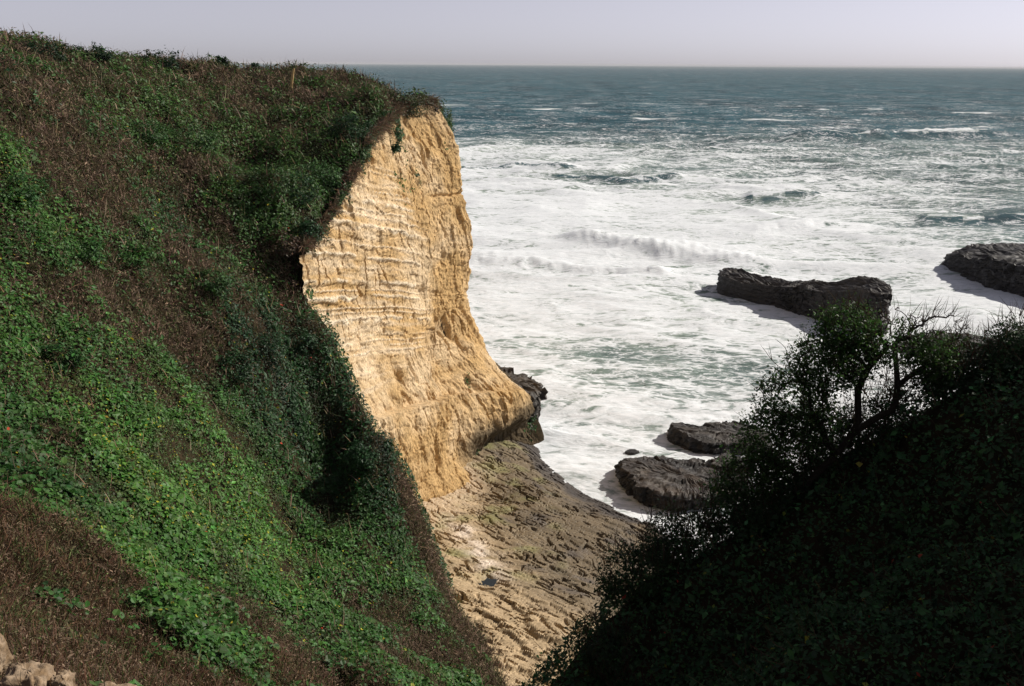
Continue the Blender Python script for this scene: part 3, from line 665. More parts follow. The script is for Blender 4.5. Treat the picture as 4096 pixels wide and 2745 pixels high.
def sea_rock(name, outline, tops, label, batter=.25, seed=0.0, n=170, side=22, cap=20, rough=.3, step=2.2, dark=(.05, .044, .04), light=(.16, .13, .1), mat=None, z0=-1.6, cat="rock", group=None, over=0.0, dip=(0, 0)):
    P = closed_curve(outline, n); c = P.mean(0); tops = np.array(tops, float)
    outw = P - c; outw /= np.linalg.norm(outw, axis=1)[:, None]
    def top(xy): return idw(tops[:, :2], tops[:, 2], xy, 2.5)
    rings = []
    zt = top(P)
    for t in np.linspace(0, 1, side):
        z = z0 + (zt - z0) * t
        off = -batter * t + over * smooth(.45, .85, t) * (1 - smooth(.93, 1, t) * .3)
        rings.append(np.c_[P + outw * off, z])
    for r in np.linspace(0, 1, cap + 1)[1:]:
        s = 1 - r ** 1.25
        xy = c + (P + outw * (over * .7 - batter) - c) * s
        rings.append(np.c_[xy, top(xy)])
    V = np.array(rings); X, Y, Z = V[..., 0], V[..., 1], V[..., 2]; nr = len(rings)
    edge = np.r_[np.ones(side), np.linspace(1, 0, cap + 1)[1:] ** .5]
    o = np.broadcast_to(outw[None], (nr, n, 2))
    bed = Z + dip[0] * X + dip[1] * Y
    dd = rough * .9 * fbm(X / 2.6, Y / 2.6, Z / 1.6 + seed, 4) + .14 * rough / .3 * strata(bed * step + seed, .12) * 2 + rough * .75 * fbm(X / .7, Y / .7, Z / .5 + seed, 4, .6) + rough * .5 * np.floor(3 * fbm(X / 1.2, Y / 1.2, Z / 2.5 + seed + 5, 2)) / 1.5
    th_ = np.broadcast_to(np.linspace(0, 2 * math.pi * 6, n, endpoint=False)[None], X.shape)
    _, e1, r1 = worley(th_ * max(1, round(n / 60)) / 3, bed / .55, int(seed)); dd = dd + rough * (.8 * r1 - .45 * smooth(.12, 0, e1))
    V[..., :2] += o * (dd * edge[:, None])[..., None]
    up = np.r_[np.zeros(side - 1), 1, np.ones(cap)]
    zz = .5 * rough * fbm(X / 1.8, Y / 1.8, Z * 0 + seed + 9, 4) + .35 * rough * strata((Z + .25 * X + .2 * Y) * step * .6 + 2 * fbm(X / 3, Y / 3, Z * 0 + seed, 2), .12) * 1.6 + .45 * rough * fbm(X / .5, Y / .5, Z * 0 + seed, 4, .6) + .5 * rough * np.floor(3 * fbm(X / 1.7, Y / 1.1, Z * 0 + seed + 2, 2)) / 2
    _, e1, r1 = worley(X / 1.5 + .3 * Y, Y / .9, int(seed) + 7); zz = zz * .7 + rough * (.45 * r1 - .3 * smooth(.1, 0, e1))
    V[..., 2] += zz * up[:, None]
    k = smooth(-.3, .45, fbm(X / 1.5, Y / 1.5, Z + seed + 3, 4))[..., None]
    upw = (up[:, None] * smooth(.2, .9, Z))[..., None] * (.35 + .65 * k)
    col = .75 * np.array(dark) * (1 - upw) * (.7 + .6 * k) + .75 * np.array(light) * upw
    q = grid_faces(nr, n, wrap=True)[:, ::1]
    me = mesh_np(name, V.reshape(-1, 3), q.ravel(), np.full(len(q), 4), {"col": col.reshape(-1, 3)}, False)
    ob = link(name, me, mat or M_SEAROCK)
    return tag(ob, label, cat, group)

ROCKS = "dark rocks standing in the surf"
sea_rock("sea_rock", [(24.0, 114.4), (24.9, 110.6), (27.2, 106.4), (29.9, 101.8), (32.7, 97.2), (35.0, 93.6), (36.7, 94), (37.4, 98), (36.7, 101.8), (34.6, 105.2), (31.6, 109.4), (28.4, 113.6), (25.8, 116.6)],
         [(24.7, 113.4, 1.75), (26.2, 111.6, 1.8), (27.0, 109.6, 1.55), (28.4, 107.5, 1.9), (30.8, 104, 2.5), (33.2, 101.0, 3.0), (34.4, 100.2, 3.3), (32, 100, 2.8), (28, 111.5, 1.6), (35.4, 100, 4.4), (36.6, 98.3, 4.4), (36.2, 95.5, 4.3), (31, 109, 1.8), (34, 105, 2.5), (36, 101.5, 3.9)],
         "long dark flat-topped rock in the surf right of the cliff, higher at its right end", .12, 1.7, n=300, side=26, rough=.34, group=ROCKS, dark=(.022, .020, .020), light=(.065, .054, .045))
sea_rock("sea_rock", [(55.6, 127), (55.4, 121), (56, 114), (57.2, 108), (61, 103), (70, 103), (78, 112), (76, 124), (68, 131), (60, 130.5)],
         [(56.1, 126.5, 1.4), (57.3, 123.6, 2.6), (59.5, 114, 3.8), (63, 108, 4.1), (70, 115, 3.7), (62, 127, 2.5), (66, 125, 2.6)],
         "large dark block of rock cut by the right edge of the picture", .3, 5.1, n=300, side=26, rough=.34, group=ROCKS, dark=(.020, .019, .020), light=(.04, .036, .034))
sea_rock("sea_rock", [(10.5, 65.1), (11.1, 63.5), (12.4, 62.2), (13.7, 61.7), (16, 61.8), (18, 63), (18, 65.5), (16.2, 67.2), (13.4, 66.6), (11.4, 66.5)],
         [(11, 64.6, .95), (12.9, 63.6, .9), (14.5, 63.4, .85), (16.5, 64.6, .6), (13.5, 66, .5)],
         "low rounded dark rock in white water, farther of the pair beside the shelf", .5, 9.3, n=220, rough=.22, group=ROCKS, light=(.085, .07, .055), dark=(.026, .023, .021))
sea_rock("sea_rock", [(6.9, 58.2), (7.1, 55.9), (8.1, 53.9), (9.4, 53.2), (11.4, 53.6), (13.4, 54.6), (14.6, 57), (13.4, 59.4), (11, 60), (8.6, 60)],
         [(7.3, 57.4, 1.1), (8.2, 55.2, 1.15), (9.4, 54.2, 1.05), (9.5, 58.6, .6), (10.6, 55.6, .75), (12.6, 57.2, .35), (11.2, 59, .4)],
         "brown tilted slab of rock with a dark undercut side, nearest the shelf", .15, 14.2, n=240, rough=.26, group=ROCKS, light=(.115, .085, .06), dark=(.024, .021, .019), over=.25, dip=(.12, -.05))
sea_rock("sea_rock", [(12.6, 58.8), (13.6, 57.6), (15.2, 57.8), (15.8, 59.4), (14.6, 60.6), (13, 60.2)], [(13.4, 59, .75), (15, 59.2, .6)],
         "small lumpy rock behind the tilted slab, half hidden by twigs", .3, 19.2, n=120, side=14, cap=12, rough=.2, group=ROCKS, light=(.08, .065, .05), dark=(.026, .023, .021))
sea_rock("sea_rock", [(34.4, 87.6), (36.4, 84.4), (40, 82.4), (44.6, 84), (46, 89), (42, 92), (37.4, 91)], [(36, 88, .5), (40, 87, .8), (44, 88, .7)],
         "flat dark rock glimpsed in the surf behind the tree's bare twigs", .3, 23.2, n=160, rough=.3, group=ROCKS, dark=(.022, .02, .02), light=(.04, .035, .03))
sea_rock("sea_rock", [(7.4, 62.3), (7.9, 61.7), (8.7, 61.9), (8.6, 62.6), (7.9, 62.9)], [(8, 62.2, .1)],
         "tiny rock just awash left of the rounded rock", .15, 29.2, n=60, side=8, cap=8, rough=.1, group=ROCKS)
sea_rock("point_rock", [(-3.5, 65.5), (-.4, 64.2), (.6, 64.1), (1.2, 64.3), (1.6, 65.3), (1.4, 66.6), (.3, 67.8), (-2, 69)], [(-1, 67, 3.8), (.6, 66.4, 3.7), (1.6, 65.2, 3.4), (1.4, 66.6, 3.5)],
         "dark blocky rock ledge jutting from the foot of the cliff point", -.1, 33.7, n=200, side=24, rough=.3, light=(.13, .105, .08), dark=(.06, .048, .036), over=.6)

# ---------------------------------------------------------------- ground vegetation (leaves and dry stems nobody could count)
GP = np.array([(p[0], p[1]) for p in GREEN_PTS]); GV = np.array([p[2] for p in GREEN_PTS])
DIST = np.array([1.0])
def scatter(n, region, gap=0.0):
    """points on the land, thinner with distance so that the far slope is not wasted; returns x, y"""
    area = LS * LS / LNRM[..., 2]
    w = area * region / (np.maximum(d_cam, 6) ** 1.55)
    w = w * (1 - gap + gap * smooth(-.18, .22, fbm(GX / 1.5, GY / 1.5, 0 * GX + 66, 3)))
    w = np.where(gz2 > .5, w, 0).ravel(); cdf = np.cumsum(w); cdf /= cdf[-1]
    k = np.searchsorted(cdf, rng.random(n)); iy, ix = np.unravel_index(k, GX.shape)
    return lx[ix] + (rng.random(n) - .5) * LS, ly[iy] + (rng.random(n) - .5) * LS

left_region = ((GX < np.where(GY < 24, -.4 + 0 * GY, 1.5)) & (np.abs(GX / np.maximum(GY, .1) + .02) < .66) & (GY > 3.2) & (GY < 92)).astype(float)
ray_ok = (LNRM[..., 0] * -GX + LNRM[..., 1] * -GY + LNRM[..., 2] * (25 - gz2)) / np.sqrt(GX ** 2 + GY ** 2 + (25 - gz2) ** 2)
left_region *= np.clip(ray_ok + .25, .05, 1)
cover_edge = shelf_z(GX, GY)                                       # nothing grows under the shelf
left_region *= ((gz2 > cover_edge - .5) | (GX < -6) | (GY > 52)) & (GZ > _land(GX, GY) - .4)
right_region = ((GX > .2) & (GX < 23) & (GY > 8) & (GY < 26) & (GX / np.maximum(GY, .1) < 1.15)).astype(float)

def col_jit(n, base, v=.3, hue=.12):
    base = np.asarray(base, float); k = np.exp(rng.normal(0, v, (n, 1)))
    return np.clip(base * k * (1 + rng.normal(0, hue, (n, 3))), .002, .9)

def greenness(x, y):
    g = idw(GP, GV, np.stack([x, y], 1), 3.2)
    return g + .17 * smooth(36, 46, y) - .02 + .6 * fbm(x / 2.6, y / 3.0, 0 * x + 3, 3) + .25 * fbm(x / .7, y / .7, 0 * x + 13, 2)

def build_cover():
    n = 400000
    x, y = scatter(n, left_region, .65); g = greenness(x, y); d = np.hypot(x, y)
    z, nr = land_sample(x, y)
    gm = g + rng.normal(0, .13, n) > .5
    # --- leafy creeper
    xs, ys, zs, nn, ds, gs = x[gm], y[gm], z[gm], nr[gm], d[gm], g[gm]; m = len(xs)
    h = rng.random(m) ** .7
    kind_ = smooth(.05, .3, fbm(xs / 1.6, ys / 1.6, 0 * xs + 55, 2))                       # patches of a smaller-leaved plant
    size = (.056 + .0012 * ds) * np.exp(rng.normal(0, .33, m)) * (1.12 - .5 * kind_)
    pos = np.stack([xs, ys, zs], 1) + nn * ((h - .25) * (.2 + .004 * ds))[:, None]
    ln = unit(nn * .8 + np.array([.0, -.1, .3]) + rng.normal(0, .42, (m, 3)))
    shrub = smooth(42, 47, ys) * smooth(14, 17, zs)
    tone = fbm(xs / 3.3, ys / 3.3, 0 * xs + 8, 3)
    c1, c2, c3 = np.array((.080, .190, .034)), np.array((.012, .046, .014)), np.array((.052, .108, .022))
    leaf_tone = idw(np.array([(p[0], p[1]) for p in LEAF_TONE_PTS]), np.array([p[2] for p in LEAF_TONE_PTS]), np.stack([xs, ys], 1), 3.0)       # bright to dark-leaved plants; shade of the hollow painted in as darkest leaves
    t = np.clip(leaf_tone + .45 * tone, 0, 1)[:, None]; c = c1 * t + c2 * (1 - t); c = c * (1 - .8 * shrub[:, None]) + c3 * .8 * shrub[:, None]
    c = c * (1 - .35 * kind_[:, None] * np.array((.2, 1, .4))) * np.exp(rng.normal(0, .26, (m, 1))) * (1 + rng.normal(0, .12, (m, 3)))
    yel = (rng.random(m) < .012 + .06 * smooth(.5, 1, leaf_tone + .5 * tone)) & (ds < 50); size[yel] *= .75; c[yel] = col_jit(yel.sum(), (.32, .30, .03), .25)
    red = rng.random(m) < .0004; c[red] = (.5, .06, .02)
    near = ds < 29
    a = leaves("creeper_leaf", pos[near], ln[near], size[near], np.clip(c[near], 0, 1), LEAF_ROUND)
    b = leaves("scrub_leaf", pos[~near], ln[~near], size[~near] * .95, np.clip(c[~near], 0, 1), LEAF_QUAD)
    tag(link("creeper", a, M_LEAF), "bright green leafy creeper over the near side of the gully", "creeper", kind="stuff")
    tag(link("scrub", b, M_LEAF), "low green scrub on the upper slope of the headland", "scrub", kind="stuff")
    k = rng.choice(m, 2600, replace=False); dv = unit(np.array([-.2, -.1, .8]) + nn[k] * .4 + rng.normal(0, .35, (2600, 3)))
    o = link("dead_stems", blades("dead_stems", pos[k], dv, (.25 + .5 * rng.random(2600)) * (.6 + .012 * ds[k]), .006 + .0006 * ds[k], col_jit(2600, (.24, .18, .12), .3), .2), M_DRY)
    tag(o, "pale dead stems standing out of the creeper", "stems", kind="stuff")
    # --- dry brush
    n2 = 240000
    x, y = scatter(n2, left_region); g = greenness(x, y); k = (g + rng.normal(0, .15, n2)) < .56; x, y, g = x[k], y[k], g[k]
    d = np.hypot(x, y); z, nr = land_sample(x, y); m = len(x)
    pos = np.stack([x, y, z - .06], 1)
    dr = unit(nr * .7 + np.array([-.45, -.1, .25]) + rng.normal(0, .6, (m, 3)))
    L = (.17 + .0028 * d) * np.exp(rng.normal(0, .35, m)); Wd = .003 + .0007 * d
    redd = smooth(26, 16, d)[:, None]
    edge = (smooth(-9.5, -4.5, x - .0 * y) * smooth(48, 42, y) * smooth(26, 32, y))[:, None]
    c = np.array((.180, .130, .094)) * (1 - redd) + np.array((.125, .074, .047)) * redd
    c = c * (1 - .45 * edge) + np.array((.19, .135, .10)) * .45 * edge
    tone = fbm(x / 4, y / 4, 0 * x + 28, 3)[:, None]
    c = c * (1 + .55 * tone) * np.exp(rng.normal(0, .25, (m, 1))) * (1 + rng.normal(0, .07, (m, 3)))
    gr = rng.random(m) < .24 + .14 * smooth(.2, .5, g); c[gr] = col_jit(gr.sum(), (.05, .075, .022), .3)
    pale = rng.random(m) < .015; c[pale] = col_jit(pale.sum(), (.30, .23, .15), .2)
    o = link("dry_brush", blades("dry_brush", pos, dr, L, Wd, np.clip(c, 0, 1)), M_DRY)
    tag(o, "brown dry brush and dead grass over the headland slope", "brush", kind="stuff")
    # --- dead leaves and small twiggy plants among the dry stems
    n4 = 150000
    x, y = scatter(n4, left_region, .5); g = greenness(x, y); k = (g + rng.normal(0, .2, n4)) < .6; x, y, g = x[k], y[k], g[k]
    d = np.hypot(x, y); z, nr = land_sample(x, y); m = len(x); up = rng.random(m)
    pos = np.stack([x, y, z], 1) + nr * (up * (.12 + .004 * d))[:, None]
    t = smooth(-.1, .3, fbm(x / 1.3, y / 1.3, 0 * x + 95, 3))[:, None]
    c = (np.array((.15, .106, .075)) * (1 - t) + np.array((.055, .078, .028)) * t) * np.exp(rng.normal(0, .4, (m, 1)))
    o = link("dry_scrub", leaves("dry_scrub", pos, nr * .5 + np.array([.1, -.1, .3]) + rng.normal(0, .7, (m, 3)), (.012 + .0019 * d) * np.exp(rng.normal(0, .3, m)), np.clip(c, 0, 1), LEAF_LONG), M_DRY)
    tag(o, "small brown and olive leaved plants among the dry brush", "scrub", kind="stuff")
    # --- dark bank on the right
    n3 = 150000
    x, y = scatter(n3, right_region); z, nr = land_sample(x, y); m = n3
    lump = .45 * smooth(-.2, .5, fbm(x / 1.3, y / 1.3, 0 * x + 4, 3))
    pos = np.stack([x, y, z], 1) + nr * (rng.random(m) ** .6 * (.35 + lump))[:, None]
    ln = unit(nr + np.array([0, -.2, .5]) + rng.normal(0, .6, (m, 3)))
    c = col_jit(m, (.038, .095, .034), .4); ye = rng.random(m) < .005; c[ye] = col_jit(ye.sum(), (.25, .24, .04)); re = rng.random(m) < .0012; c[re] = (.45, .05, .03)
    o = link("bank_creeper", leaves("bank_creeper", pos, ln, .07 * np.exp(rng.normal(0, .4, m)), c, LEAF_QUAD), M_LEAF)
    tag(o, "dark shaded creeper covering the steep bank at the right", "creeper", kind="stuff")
    k = rng.integers(0, m, 9000); dv = unit(nr[k] + np.array([-.2, 0, .5]) + rng.normal(0, .6, (9000, 3)))
    o = link("bank_twigs", blades("bank_twigs", pos[k], dv, .2 + .4 * rng.random(9000), np.full(9000, .014), col_jit(9000, (.09, .062, .04), .3), .15), M_DRY)
    tag(o, "thin dead twigs poking out of the dark bank", "twigs", kind="stuff")
build_cover()

def build_rim_growth():
    n = 11000
    y = 44.6 + 22.6 * rng.random(n)
    rim = np.interp(y, [43, 45, 48.2, 50.6, 52.8, 54.5, 58, 61, 65, 70], [16.0, 16.7, 17.7, 18.9, 20.1, 21.0, 21.5, 22.0, 22.5, 22.6])
    hang = .12 + .75 * smooth(-.05, .45, fbm(y / 1.1, 0 * y, 0 * y + 3, 3)) + .9 * smooth(64.5, 66.5, y)
    z = rim + .35 - np.abs(rng.normal(0, .55, n)) * hang * 1.3 - .1 * rng.random(n)
    x = cliff_x(y, z) + .02 + .3 * rng.random(n)
    g = fbm(y / 1.3, z / 2, 0 * y + 7, 3) + .3 * smooth(64, 66, y) + rng.normal(0, .12, n) > -.02
    p = np.stack([x, y, z], 1); nn = np.array([.8, -.3, .4]) + rng.normal(0, .5, (n, 3))
    o = link("rim_leaves", leaves("rim_leaves", p[g], nn[g], .11 * np.exp(rng.normal(0, .3, g.sum())), col_jit(g.sum(), (.04, .085, .024), .35), LEAF_QUAD), M_LEAF)
    tag(o, "green leaves hanging over the top edge of the cliff", "creeper", kind="stuff")
    b = ~g; m = b.sum()
    o = link("rim_grass", blades("rim_grass", p[b] + np.array([-.1, 0, .1]), np.array([.5, -.2, -.2]) + rng.normal(0, .6, (m, 3)), .25 + .35 * rng.random(m), np.full(m, .03), col_jit(m, (.17, .12, .08), .3), .3), M_DRY)
    tag(o, "dry brown grass and roots trailing over the cliff edge", "grass", kind="stuff")
build_rim_growth()

# ---------------------------------------------------------------- shrubs and the tree
def grow(nodes0, parents0, targets, step=.22, jit=.25, lift=.0):
    """join every target to the nearest point of the growing skeleton; returns nodes, parents"""
    n0 = len(nodes0); cap = n0 + 40 * len(targets); AA = np.zeros((cap, 3)); DD = np.zeros((cap, 3)); AA[:n0] = np.array(nodes0); Pa = list(parents0); cnt = n0
    for i, p in enumerate(Pa): DD[i] = unit(AA[i] - AA[p] + 1e-9) if p >= 0 else (0, 0, 1)
    tg = list(np.asarray(targets, float)); A = AA[:cnt]
    order = np.argsort([np.min(((A - t) ** 2).sum(1)) for t in tg]); tips = []
    for k in order:
        t = tg[k]; A = AA[:cnt]; d = np.linalg.norm(A - t, axis=1)
        dv = (t - A) / np.maximum(d, 1e-6)[:, None]
        cost = d * (1.25 - .35 * (DD[:cnt] * dv).sum(1)); i = int(np.argmin(cost))
        m = max(2, int(d[i] / step)); m = min(m, 38); p0 = AA[i].copy(); prev = i; L = d[i]
        bow = rng.normal(0, jit * L * .5, 3); bow[2] += lift * L
        for s in range(1, m + 1):
            f = s / m; p = p0 + (t - p0) * f + bow * math.sin(math.pi * f) * .6 + (rng.normal(0, jit * step * .35, 3) if s < m else 0)
            AA[cnt] = p; DD[cnt] = unit(p - AA[prev] + 1e-9); Pa.append(prev); prev = cnt; cnt += 1
        tips.append(prev)
    return AA[:cnt].copy(), np.array(Pa), tips

def skeleton_lines(Np, Pa, rmin, power=2.3, rmax=None):
    n = len(Np); cnt = np.zeros(n); has = np.zeros(n, bool); has[Pa[Pa >= 0]] = True; cnt[~has] = 1
    for i in range(n - 1, -1, -1):
        if Pa[i] >= 0: cnt[Pa[i]] += cnt[i]
    rad = rmin * np.maximum(cnt, 1) ** (1 / power)
    if rmax: rad = np.minimum(rad, rmax)
    kids = [[] for _ in range(n)]
    for i in range(n):
        if Pa[i] >= 0: kids[Pa[i]].append(i)
    lines = []; start = [(None, i) for i in range(n) if Pa[i] < 0]
    while start:
        pr, i = start.pop(); pts, rr = ([] if pr is None else [Np[pr]]), ([] if pr is None else [min(rad[pr], rad[i] * 1.15)])
        while True:
            pts.append(Np[i]); rr.append(rad[i]); ks = sorted(kids[i], key=lambda k: -cnt[k])
            for k in ks[1:]: start.append((i, k))
            if not ks: break
            i = ks[0]
        if len(pts) > 1: rr[-1] *= .6; lines.append((np.array(pts), np.array(rr)))
    return lines

def ellipsoid(n, c, r, shell=.0):
    v = unit(rng.normal(size=(n, 3))); k = (shell + (1 - shell) * rng.random((n, 1))) ** (1 / 3)
    return np.array(c) + v * k * np.array(r)

def shrub(name, loc, radii, colour, label, cat="shrub", leaf=.12, nleaf=1400, ntip=26, group=None, sparse=0.0, twig=.006, tmpl=LEAF_QUAD, bark=(.05, .038, .028), mat=None):
    """low shrub: stems from the ground and a lumpy, uneven mass of leaves"""
    loc = np.array(loc, float); R = np.array(radii, float)
    root = bpy.data.objects.new(name, None); COL.objects.link(root); root.location = loc; root.empty_display_size = .2
    tag(root, label, cat, group)
    tg = ellipsoid(ntip, (0, 0, R[2] * .55), R * .85, .3); tg[:, 2] = np.maximum(tg[:, 2], .05)
    base = [np.array([rng.normal(0, R[0] * .12), rng.normal(0, R[1] * .12), -.15]) for _ in range(3)]
    Np, Pa, tips = grow(base, [-1] * 3, tg, max(.08, R.max() * .16), .3)
    link("stems", tubes("stems", skeleton_lines(Np, Pa, twig), bark, 4), M_BARK, root)
    lobes = tg[rng.integers(0, ntip, nleaf)]
    p = lobes + rng.normal(0, 1, (nleaf, 3)) * R * (.16 if sparse == 0 else .10)
    p[:, 2] = np.maximum(p[:, 2], -.1)
    nn = unit((p - np.array([0, 0, R[2] * .3])) / R ** 2 * R.mean()) * .7 + np.array([0, 0, .35]) + rng.normal(0, .45, (nleaf, 3))
    link("foliage", leaves("foliage", p, nn, leaf * np.exp(rng.normal(0, .25, nleaf)), col_jit(nleaf, colour, .28), tmpl), mat or M_LEAF, root)
    return root

def on_land(x, y):
    z, _ = land_sample(np.array([x]), np.array([y])); return (x, y, float(z[0]) - .05)

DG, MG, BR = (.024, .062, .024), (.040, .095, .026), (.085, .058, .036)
RIM = "shrubs along the cliff edge"
shrub("shrub", (-8.72, 44.1, 11.7), (.85, .8, 1.15), DG, "round dark green shrub against the left edge of the cliff, halfway down", nleaf=1700, group=RIM)
shrub("shrub", (-8.7, 55.0, 20.9), (1.3, 1.2, 1.0), DG, "wide dark green shrub at the upper left corner of the cliff", nleaf=2000, group=RIM)
shrub("shrub", (-7.2, 59.2, 20.6), (.8, .8, 1.15), (.032, .085, .03), "green shrub hanging over the bare cliff top, largest of three", nleaf=1500, group=RIM)
shrub("shrub", (-6.75, 57.6, 20.2), (.42, .42, .55), DG, "small tuft of shrub clinging to the cliff face below the rim", nleaf=500, ntip=14, group=RIM)
shrub("shrub", (-8.0, 57.4, 20.75), (.55, .5, .8), MG, "upright little shrub in a notch of the cliff rim", nleaf=700, ntip=16, group=RIM)
shrub("shrub", (-6.9, 62.6, 22.0), (1.9, 1.4, 1.0), (.055, .062, .03), "broad brown green bush on top of the cliff point", nleaf=2400, ntip=34, group=RIM)
shrub("shrub", (-5.5, 65.0, 22.0), (.9, 1.2, .75), (.065, .05, .03), "brownish bush at the very tip of the cliff top", nleaf=1300, group=RIM)
shrub("shrub", (-4.6, 66.9, 20.2), (.75, 1.3, 1.5), (.035, .07, .02), "green creeper shrub hanging down the seaward side of the point", nleaf=1900, group=RIM)
shrub("shrub", (-9.2, 50.8, 18.6), (.9, .9, .9), MG, "green shrub bulging over the cliff's upper left edge", nleaf=1300, group=RIM)
shrub("shrub", (-9.6, 46.0, 16.8), (.8, .8, .8), DG, "dark shrub where the cliff's left edge juts out", nleaf=1100, group=RIM)
SLOPE = "shrubs on the headland slope"
for (x, y, r, c, lab) in [(-17.1, 47.2, (1.3, 1.0, .7), MG, "left part of the green shrub patch high on the brown slope"), (-15.5, 48.9, (1.5, 1.1, .8), MG, "right part of the green shrub patch high on the brown slope"),
        (-11.3, 46.6, (1.3, 1.1, .9), (.038, .085, .024), "wide green shrub left of the bushes at the cliff's upper edge"), (-10.2, 47.4, (1.1, 1.0, .9), DG, "dark shrub just behind the cliff's jutting left corner"),
        (-9.9, 50.9, (1.1, 1.0, .8), MG, "green shrub inland of the cliff's upper left edge"), (-10.2, 39.1, (1.0, 1.0, .9), (.018, .05, .018), "very dark round shrub in mid slope above the shaded hollow"),
        (-10.6, 36.6, (.9, .9, .7), (.02, .055, .02), "dark shrub low in mid slope, left of the hollow"), (-9.2, 42.0, (.8, .8, .7), DG, "small dark shrub left of the round shrub by the cliff"),
        (-14.1, 36.4, (.9, .8, .5), (.05, .12, .03), "bright green clump in the brown middle of the slope"), (-15.1, 34.3, (1.0, .9, .5), (.045, .11, .028), "green clump left of the bright one in mid slope"),
        (-16.7, 33.6, (1.1, 1.0, .7), (.04, .1, .03), "green shrub at the left edge of the picture, upper slope"), (-13.6, 28.6, (.8, .8, .5), (.04, .11, .03), "low leafy clump on the left slope above the creeper"),
        (-12.0, 38.6, (.9, .8, .6), (.042, .095, .026), "olive shrub in the centre of the slope"), (-5.9, 36.2, (.7, .7, .6), (.02, .06, .02), "dark leafy mound on the spur beside the cliff foot"),
        (-10.4, 45.0, (.8, .8, .8), BR, "brown dead bush left of the cliff's jutting corner")]:
    shrub("shrub", on_land(x, y), r, c, lab, nleaf=1300, ntip=22, group=SLOPE, leaf=.095)
SKY = "small shrubs on the skyline"
for (x, y, r, lab) in [(-21.9, 48.4, (1.5, 1.0, .75), "widest dark shrub on the skyline, far left"), (-20.7, 60.2, (1.3, 1.0, .8), "dark green shrub on the skyline above the green patch"),
                       (-19.2, 67.6, (.5, .5, .55), "small round dark shrub on the skyline, left of the smallest"), (-17.8, 70.6, (.55, .5, .45), "small dark shrub on the skyline nearest the stake"),
                       (-21.3, 52.0, (1.1, .8, .5), "low flat shrub on the skyline beside the widest one")]:
    shrub("shrub", on_land(x, y), r, (.018, .042, .018), lab, nleaf=900, ntip=18, group=SKY)

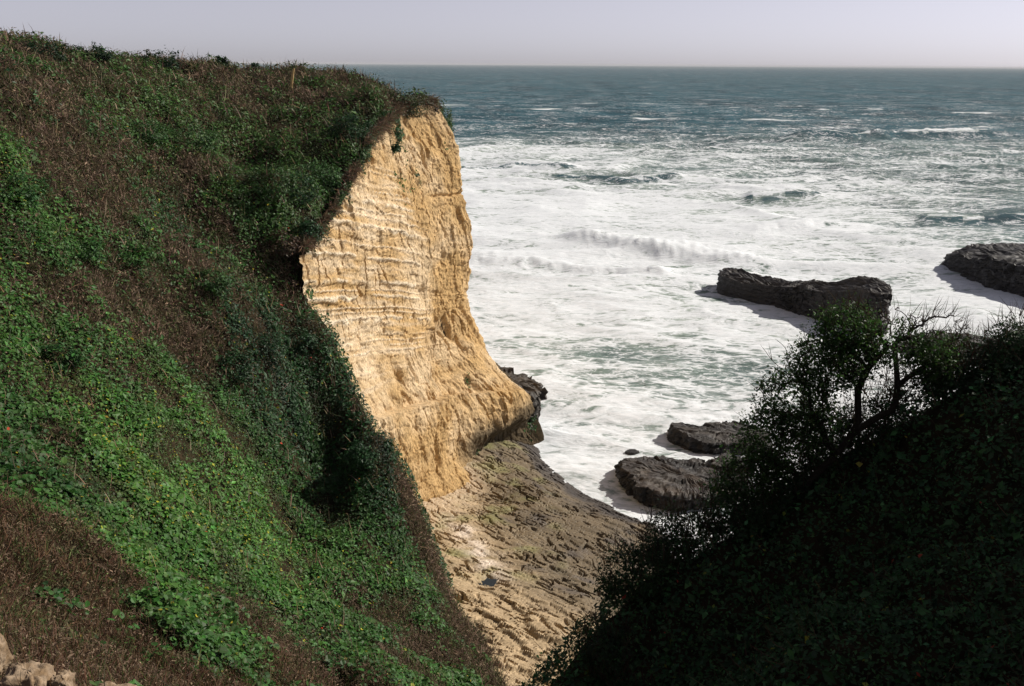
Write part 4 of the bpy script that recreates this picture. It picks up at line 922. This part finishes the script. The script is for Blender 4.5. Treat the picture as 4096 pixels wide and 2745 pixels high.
# the wind-shaped tree on the bank
def build_tree():
    root = bpy.data.objects.new("tree", None); COL.objects.link(root); root.location = (6.05, 20.3, 15.3)
    tag(root, "wind-bent dark tree with crooked limbs on the bank, surf showing through", "tree")
    r0 = np.array(root.location)
    def W(x, z, y=20.0): return np.array((x, y, z)) - r0
    nodes = [W(5.7, 14.2, 20.4), W(6.2, 16.0, 20.1), W(6.47, 16.34), W(6.75, 16.66), W(6.99, 16.97), W(7.17, 17.2), W(7.27, 17.38), W(7.36, 17.6), W(7.39, 17.79), W(7.35, 18.15), W(7.32, 18.4), W(7.37, 18.6), W(7.49, 18.92), W(7.66, 19.15), W(7.85, 19.37),
             W(7.6, 17.6, 20.1), W(7.9, 17.75, 20.2), W(8.17, 17.89, 20.2), W(8.23, 18.2, 20.2), W(8.23, 18.46, 20.2), W(8.15, 18.9, 20.2), W(8.07, 19.35, 20.2), W(8.5, 18.7, 20.2), W(8.75, 18.89, 20.2),
             W(6.7, 17.3, 19.8), W(6.5, 17.75, 19.7), W(6.25, 18.1, 19.7), W(5.9, 16.6, 20.2), W(5.5, 16.9, 20.2)]
    par = [-1, 0, 1, 2, 3, 4, 5, 6, 7, 8, 9, 10, 11, 12, 13, 6, 15, 16, 17, 18, 19, 20, 19, 22, 4, 24, 25, 2, 27]
    leafy = np.concatenate([ellipsoid(k_, W(x_, z_), r_, .1) for k_, x_, z_, r_ in [(150, 6.95, 19.75, (.62, .6, .5)), (170, 6.6, 19.0, (.8, .8, .65)), (190, 6.0, 18.1, (.8, .8, .8)),
                            (170, 5.55, 17.2, (.7, .7, .75)), (100, 7.15, 19.1, (.75, .5, .5)), (110, 5.1, 16.4, (.7, .6, .6)), (70, 6.5, 17.6, (.6, .6, .6)), (60, 8.0, 19.4, (.8, .5, .5)), (70, 8.8, 19.2, (.6, .5, .5))]])
    bare = np.concatenate([ellipsoid(k_, W(x_, z_, 20.2), r_, .25) for k_, x_, z_, r_ in [(170, 8.1, 19.6, (.85, .4, .6)), (170, 8.9, 19.6, (.8, .4, .55)), (110, 8.1, 18.5, (.7, .5, .7)), (80, 7.4, 17.4, (.9, .5, .4)),
                            (70, 6.4, 16.9, (.7, .5, .4)), (60, 6.0, 18.5, (1.0, .5, .95)), (60, 7.0, 20.0, (.6, .4, .45))]])
    Np, Pa, tips = grow(nodes, par, np.concatenate([leafy, bare]), .17, .3, .05)
    lines = skeleton_lines(Np, Pa, .0075, 2.3, .075)
    trunk = [l_ for l_ in lines if l_[1].max() > .045]; twigs = [l_ for l_ in lines if l_[1].max() <= .045]
    link("trunk", tubes("trunk", trunk, (.045, .036, .028), 7), M_BARK, root)
    link("twigs", tubes("twigs", twigs, (.06, .045, .032), 4), M_BARK, root)["kind"] = "stuff"
    tipv = Np[np.array([tips[i] for i in range(len(tips))])]
    dl = np.min(((tipv[:, None] - leafy[None]) ** 2).sum(-1), 1) < 1e-6
    src = tipv[dl]; n = 27000
    p = src[rng.integers(0, len(src), n)] + rng.normal(0, .11, (n, 3)); nn = rng.normal(0, .6, (n, 3)) + np.array([.1, 0, .6])
    c = col_jit(n, (.042, .090, .022), .4)
    link("foliage", leaves("foliage", p, nn, .054 * np.exp(rng.normal(0, .3, n)), c, LEAF_QUAD), M_TREE, root)
    # fine bare shoots standing out of the crown
    k = rng.integers(0, len(tipv), 1500); dv = unit(unit(tipv[k] - W(7.0, 17.6)) + rng.normal(0, .5, (1500, 3)) + np.array([-.1, 0, .45]))
    link("shoots", blades("shoots", tipv[k], dv, .18 + .3 * rng.random(1500), np.full(1500, .013), col_jit(1500, (.07, .05, .033), .2), .1), M_DRY, root)["kind"] = "stuff"
build_tree()
BANK = "bushes along the top of the dark bank"
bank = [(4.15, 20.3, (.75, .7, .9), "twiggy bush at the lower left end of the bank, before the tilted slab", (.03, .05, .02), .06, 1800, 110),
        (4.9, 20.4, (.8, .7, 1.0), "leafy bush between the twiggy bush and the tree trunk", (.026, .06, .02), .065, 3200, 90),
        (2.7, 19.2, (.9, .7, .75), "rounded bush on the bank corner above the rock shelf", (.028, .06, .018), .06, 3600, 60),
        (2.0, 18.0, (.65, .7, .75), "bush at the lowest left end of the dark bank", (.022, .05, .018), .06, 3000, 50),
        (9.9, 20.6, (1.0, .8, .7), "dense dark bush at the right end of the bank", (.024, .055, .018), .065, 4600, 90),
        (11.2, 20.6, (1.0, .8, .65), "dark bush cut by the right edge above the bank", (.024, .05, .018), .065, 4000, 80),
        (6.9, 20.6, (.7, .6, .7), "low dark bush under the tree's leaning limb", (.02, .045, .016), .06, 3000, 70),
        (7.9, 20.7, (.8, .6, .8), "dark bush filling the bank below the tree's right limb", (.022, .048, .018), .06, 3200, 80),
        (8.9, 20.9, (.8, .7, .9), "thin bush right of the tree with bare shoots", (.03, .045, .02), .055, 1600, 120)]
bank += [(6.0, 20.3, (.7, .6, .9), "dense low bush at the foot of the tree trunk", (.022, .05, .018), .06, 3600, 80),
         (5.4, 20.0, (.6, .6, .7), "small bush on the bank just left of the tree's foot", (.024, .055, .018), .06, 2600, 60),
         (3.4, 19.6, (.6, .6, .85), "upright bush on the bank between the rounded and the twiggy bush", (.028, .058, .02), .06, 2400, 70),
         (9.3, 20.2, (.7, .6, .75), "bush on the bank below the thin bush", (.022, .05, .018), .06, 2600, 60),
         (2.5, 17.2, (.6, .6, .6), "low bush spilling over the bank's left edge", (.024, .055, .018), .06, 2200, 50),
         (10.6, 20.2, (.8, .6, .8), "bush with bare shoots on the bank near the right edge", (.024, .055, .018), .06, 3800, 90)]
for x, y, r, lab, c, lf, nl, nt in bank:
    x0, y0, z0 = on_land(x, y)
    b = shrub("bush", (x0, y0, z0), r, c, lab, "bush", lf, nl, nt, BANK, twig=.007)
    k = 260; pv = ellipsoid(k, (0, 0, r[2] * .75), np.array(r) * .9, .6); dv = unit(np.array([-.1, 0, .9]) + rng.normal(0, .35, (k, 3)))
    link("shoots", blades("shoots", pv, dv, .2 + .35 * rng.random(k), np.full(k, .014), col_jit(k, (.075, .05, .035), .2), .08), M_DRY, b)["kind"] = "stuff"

# ---------------------------------------------------------------- wooden stake, boulders
def build_stake():
    x, y, z = on_land(-14.2, 65.6)
    p = np.array([(0, 0, -.3), (.02, 0, .1), (.11, 0, .6), (.19, .02, 1.05)]); V = []
    for i, c in enumerate(p):
        w = .07 if i < 3 else .06
        for a, b in ((-1, -1), (1, -1), (1, 1), (-1, 1)): V.append(c + np.array((a * w, b * w * .7, .012 * a)))
    q = np.concatenate([grid_faces(4, 4, wrap=True), [[12, 13, 14, 15]]])
    me = mesh_np("stake", np.array(V), q.ravel(), np.full(len(q), 4), {"col": np.tile((.66, .45, .2), (16, 1))})
    o = link("stake", me, M_BOULDER); o.location = (x, y, z + .3)
    tag(o, "leaning tan wooden stake in the brown brush on the headland", "stake")
build_stake()

def boulder(loc, R, seed, label, group):
    n = 40; th = np.linspace(0, math.pi, n); ph = np.linspace(0, 2 * math.pi, 2 * n, endpoint=False)
    T, Pn = np.meshgrid(th, ph, indexing='ij')
    d = np.stack([np.sin(T) * np.cos(Pn), np.sin(T) * np.sin(Pn), np.cos(T)], -1)
    d = np.sign(d) * np.abs(d) ** .55; R = np.array(R)
    V = d * R; s = R.mean()
    X, Y, Z = V[..., 0] / s, V[..., 1] / s, V[..., 2] / s
    k = .9 + .3 * fbm(X * 1.1, Y * 1.1, Z * 1.1 + seed, 3) + .12 * fbm(X * 4, Y * 4, Z * 4 + seed, 4, .6) + .05 * np.floor(3 * fbm(X * 2.2, Y * 2.2, Z * 2.2 + seed + 4, 2)) - .1 * smooth(.3, .6, fbm(X * 2, Y * 2, Z * 2 + seed + 7, 2))
    V = V * k[..., None] * .85
    t = smooth(-.2, .4, fbm(X * 1.6, Y * 1.6, Z * 1.6 + seed + 3, 4))[..., None]
    c = np.array((.36, .27, .185)) * (1 - t) + np.array((.22, .145, .08)) * t
    q = grid_faces(n, 2 * n, wrap=True)[:, ::-1]
    o = link("boulder", mesh_np("boulder", V.reshape(-1, 3), q.ravel(), np.full(len(q), 4), {"col": c.reshape(-1, 3)}, True), M_BOULDER)
    o.location = loc; tag(o, label, "boulder", group)
B = "pale stones at the lower left corner"
boulder((-2.78, 5.0, 21.50), (.18, .18, .17), 1.0, "pale weathered boulder in the lower left corner", B)
boulder((-2.59, 5.0, 21.49), (.08, .1, .14), 5.0, "small tan stone leaning on the right of the corner boulder", B)
boulder((-3.08, 5.2, 21.60), (.10, .1, .15), 9.0, "upright pale stone cut by the left edge above the corner boulder", B)
boulder((-2.32, 5.0, 21.44), (.17, .12, .08), 13.0, "flat pale stone at the bottom edge beside the corner boulder", B)


# ---------------------------------------------------------------- sea haze: thin even air round the whole place
def build_haze():
    x0, x1, y0, y1, z0, z1 = -131000, 131000, -80, 42500, -6.0, 33.0
    v = [(x, y, z) for z in (z0, z1) for y in (y0, y1) for x in (x0, x1)]
    f = [(0, 2, 3, 1), (4, 5, 7, 6), (0, 1, 5, 4), (2, 6, 7, 3), (0, 4, 6, 2), (1, 3, 7, 5)]
    me = bpy.data.meshes.new("haze"); me.from_pydata(v, [], f)
    m = bpy.data.materials.new("haze"); m.use_nodes = True; n = m.node_tree.nodes; l = m.node_tree.links
    n.remove(n['Principled BSDF']); pv = n.new('ShaderNodeVolumePrincipled')
    pv.inputs['Color'].default_value = (.86, .88, .92, 1); pv.inputs['Density'].default_value = HAZE
    l.new(pv.outputs[0], n['Material Output'].inputs['Volume'])
    tag(link("haze", me, m), "thin pale sea haze softening the horizon", kind="stuff")
HAZE = 5.0e-5
build_haze()
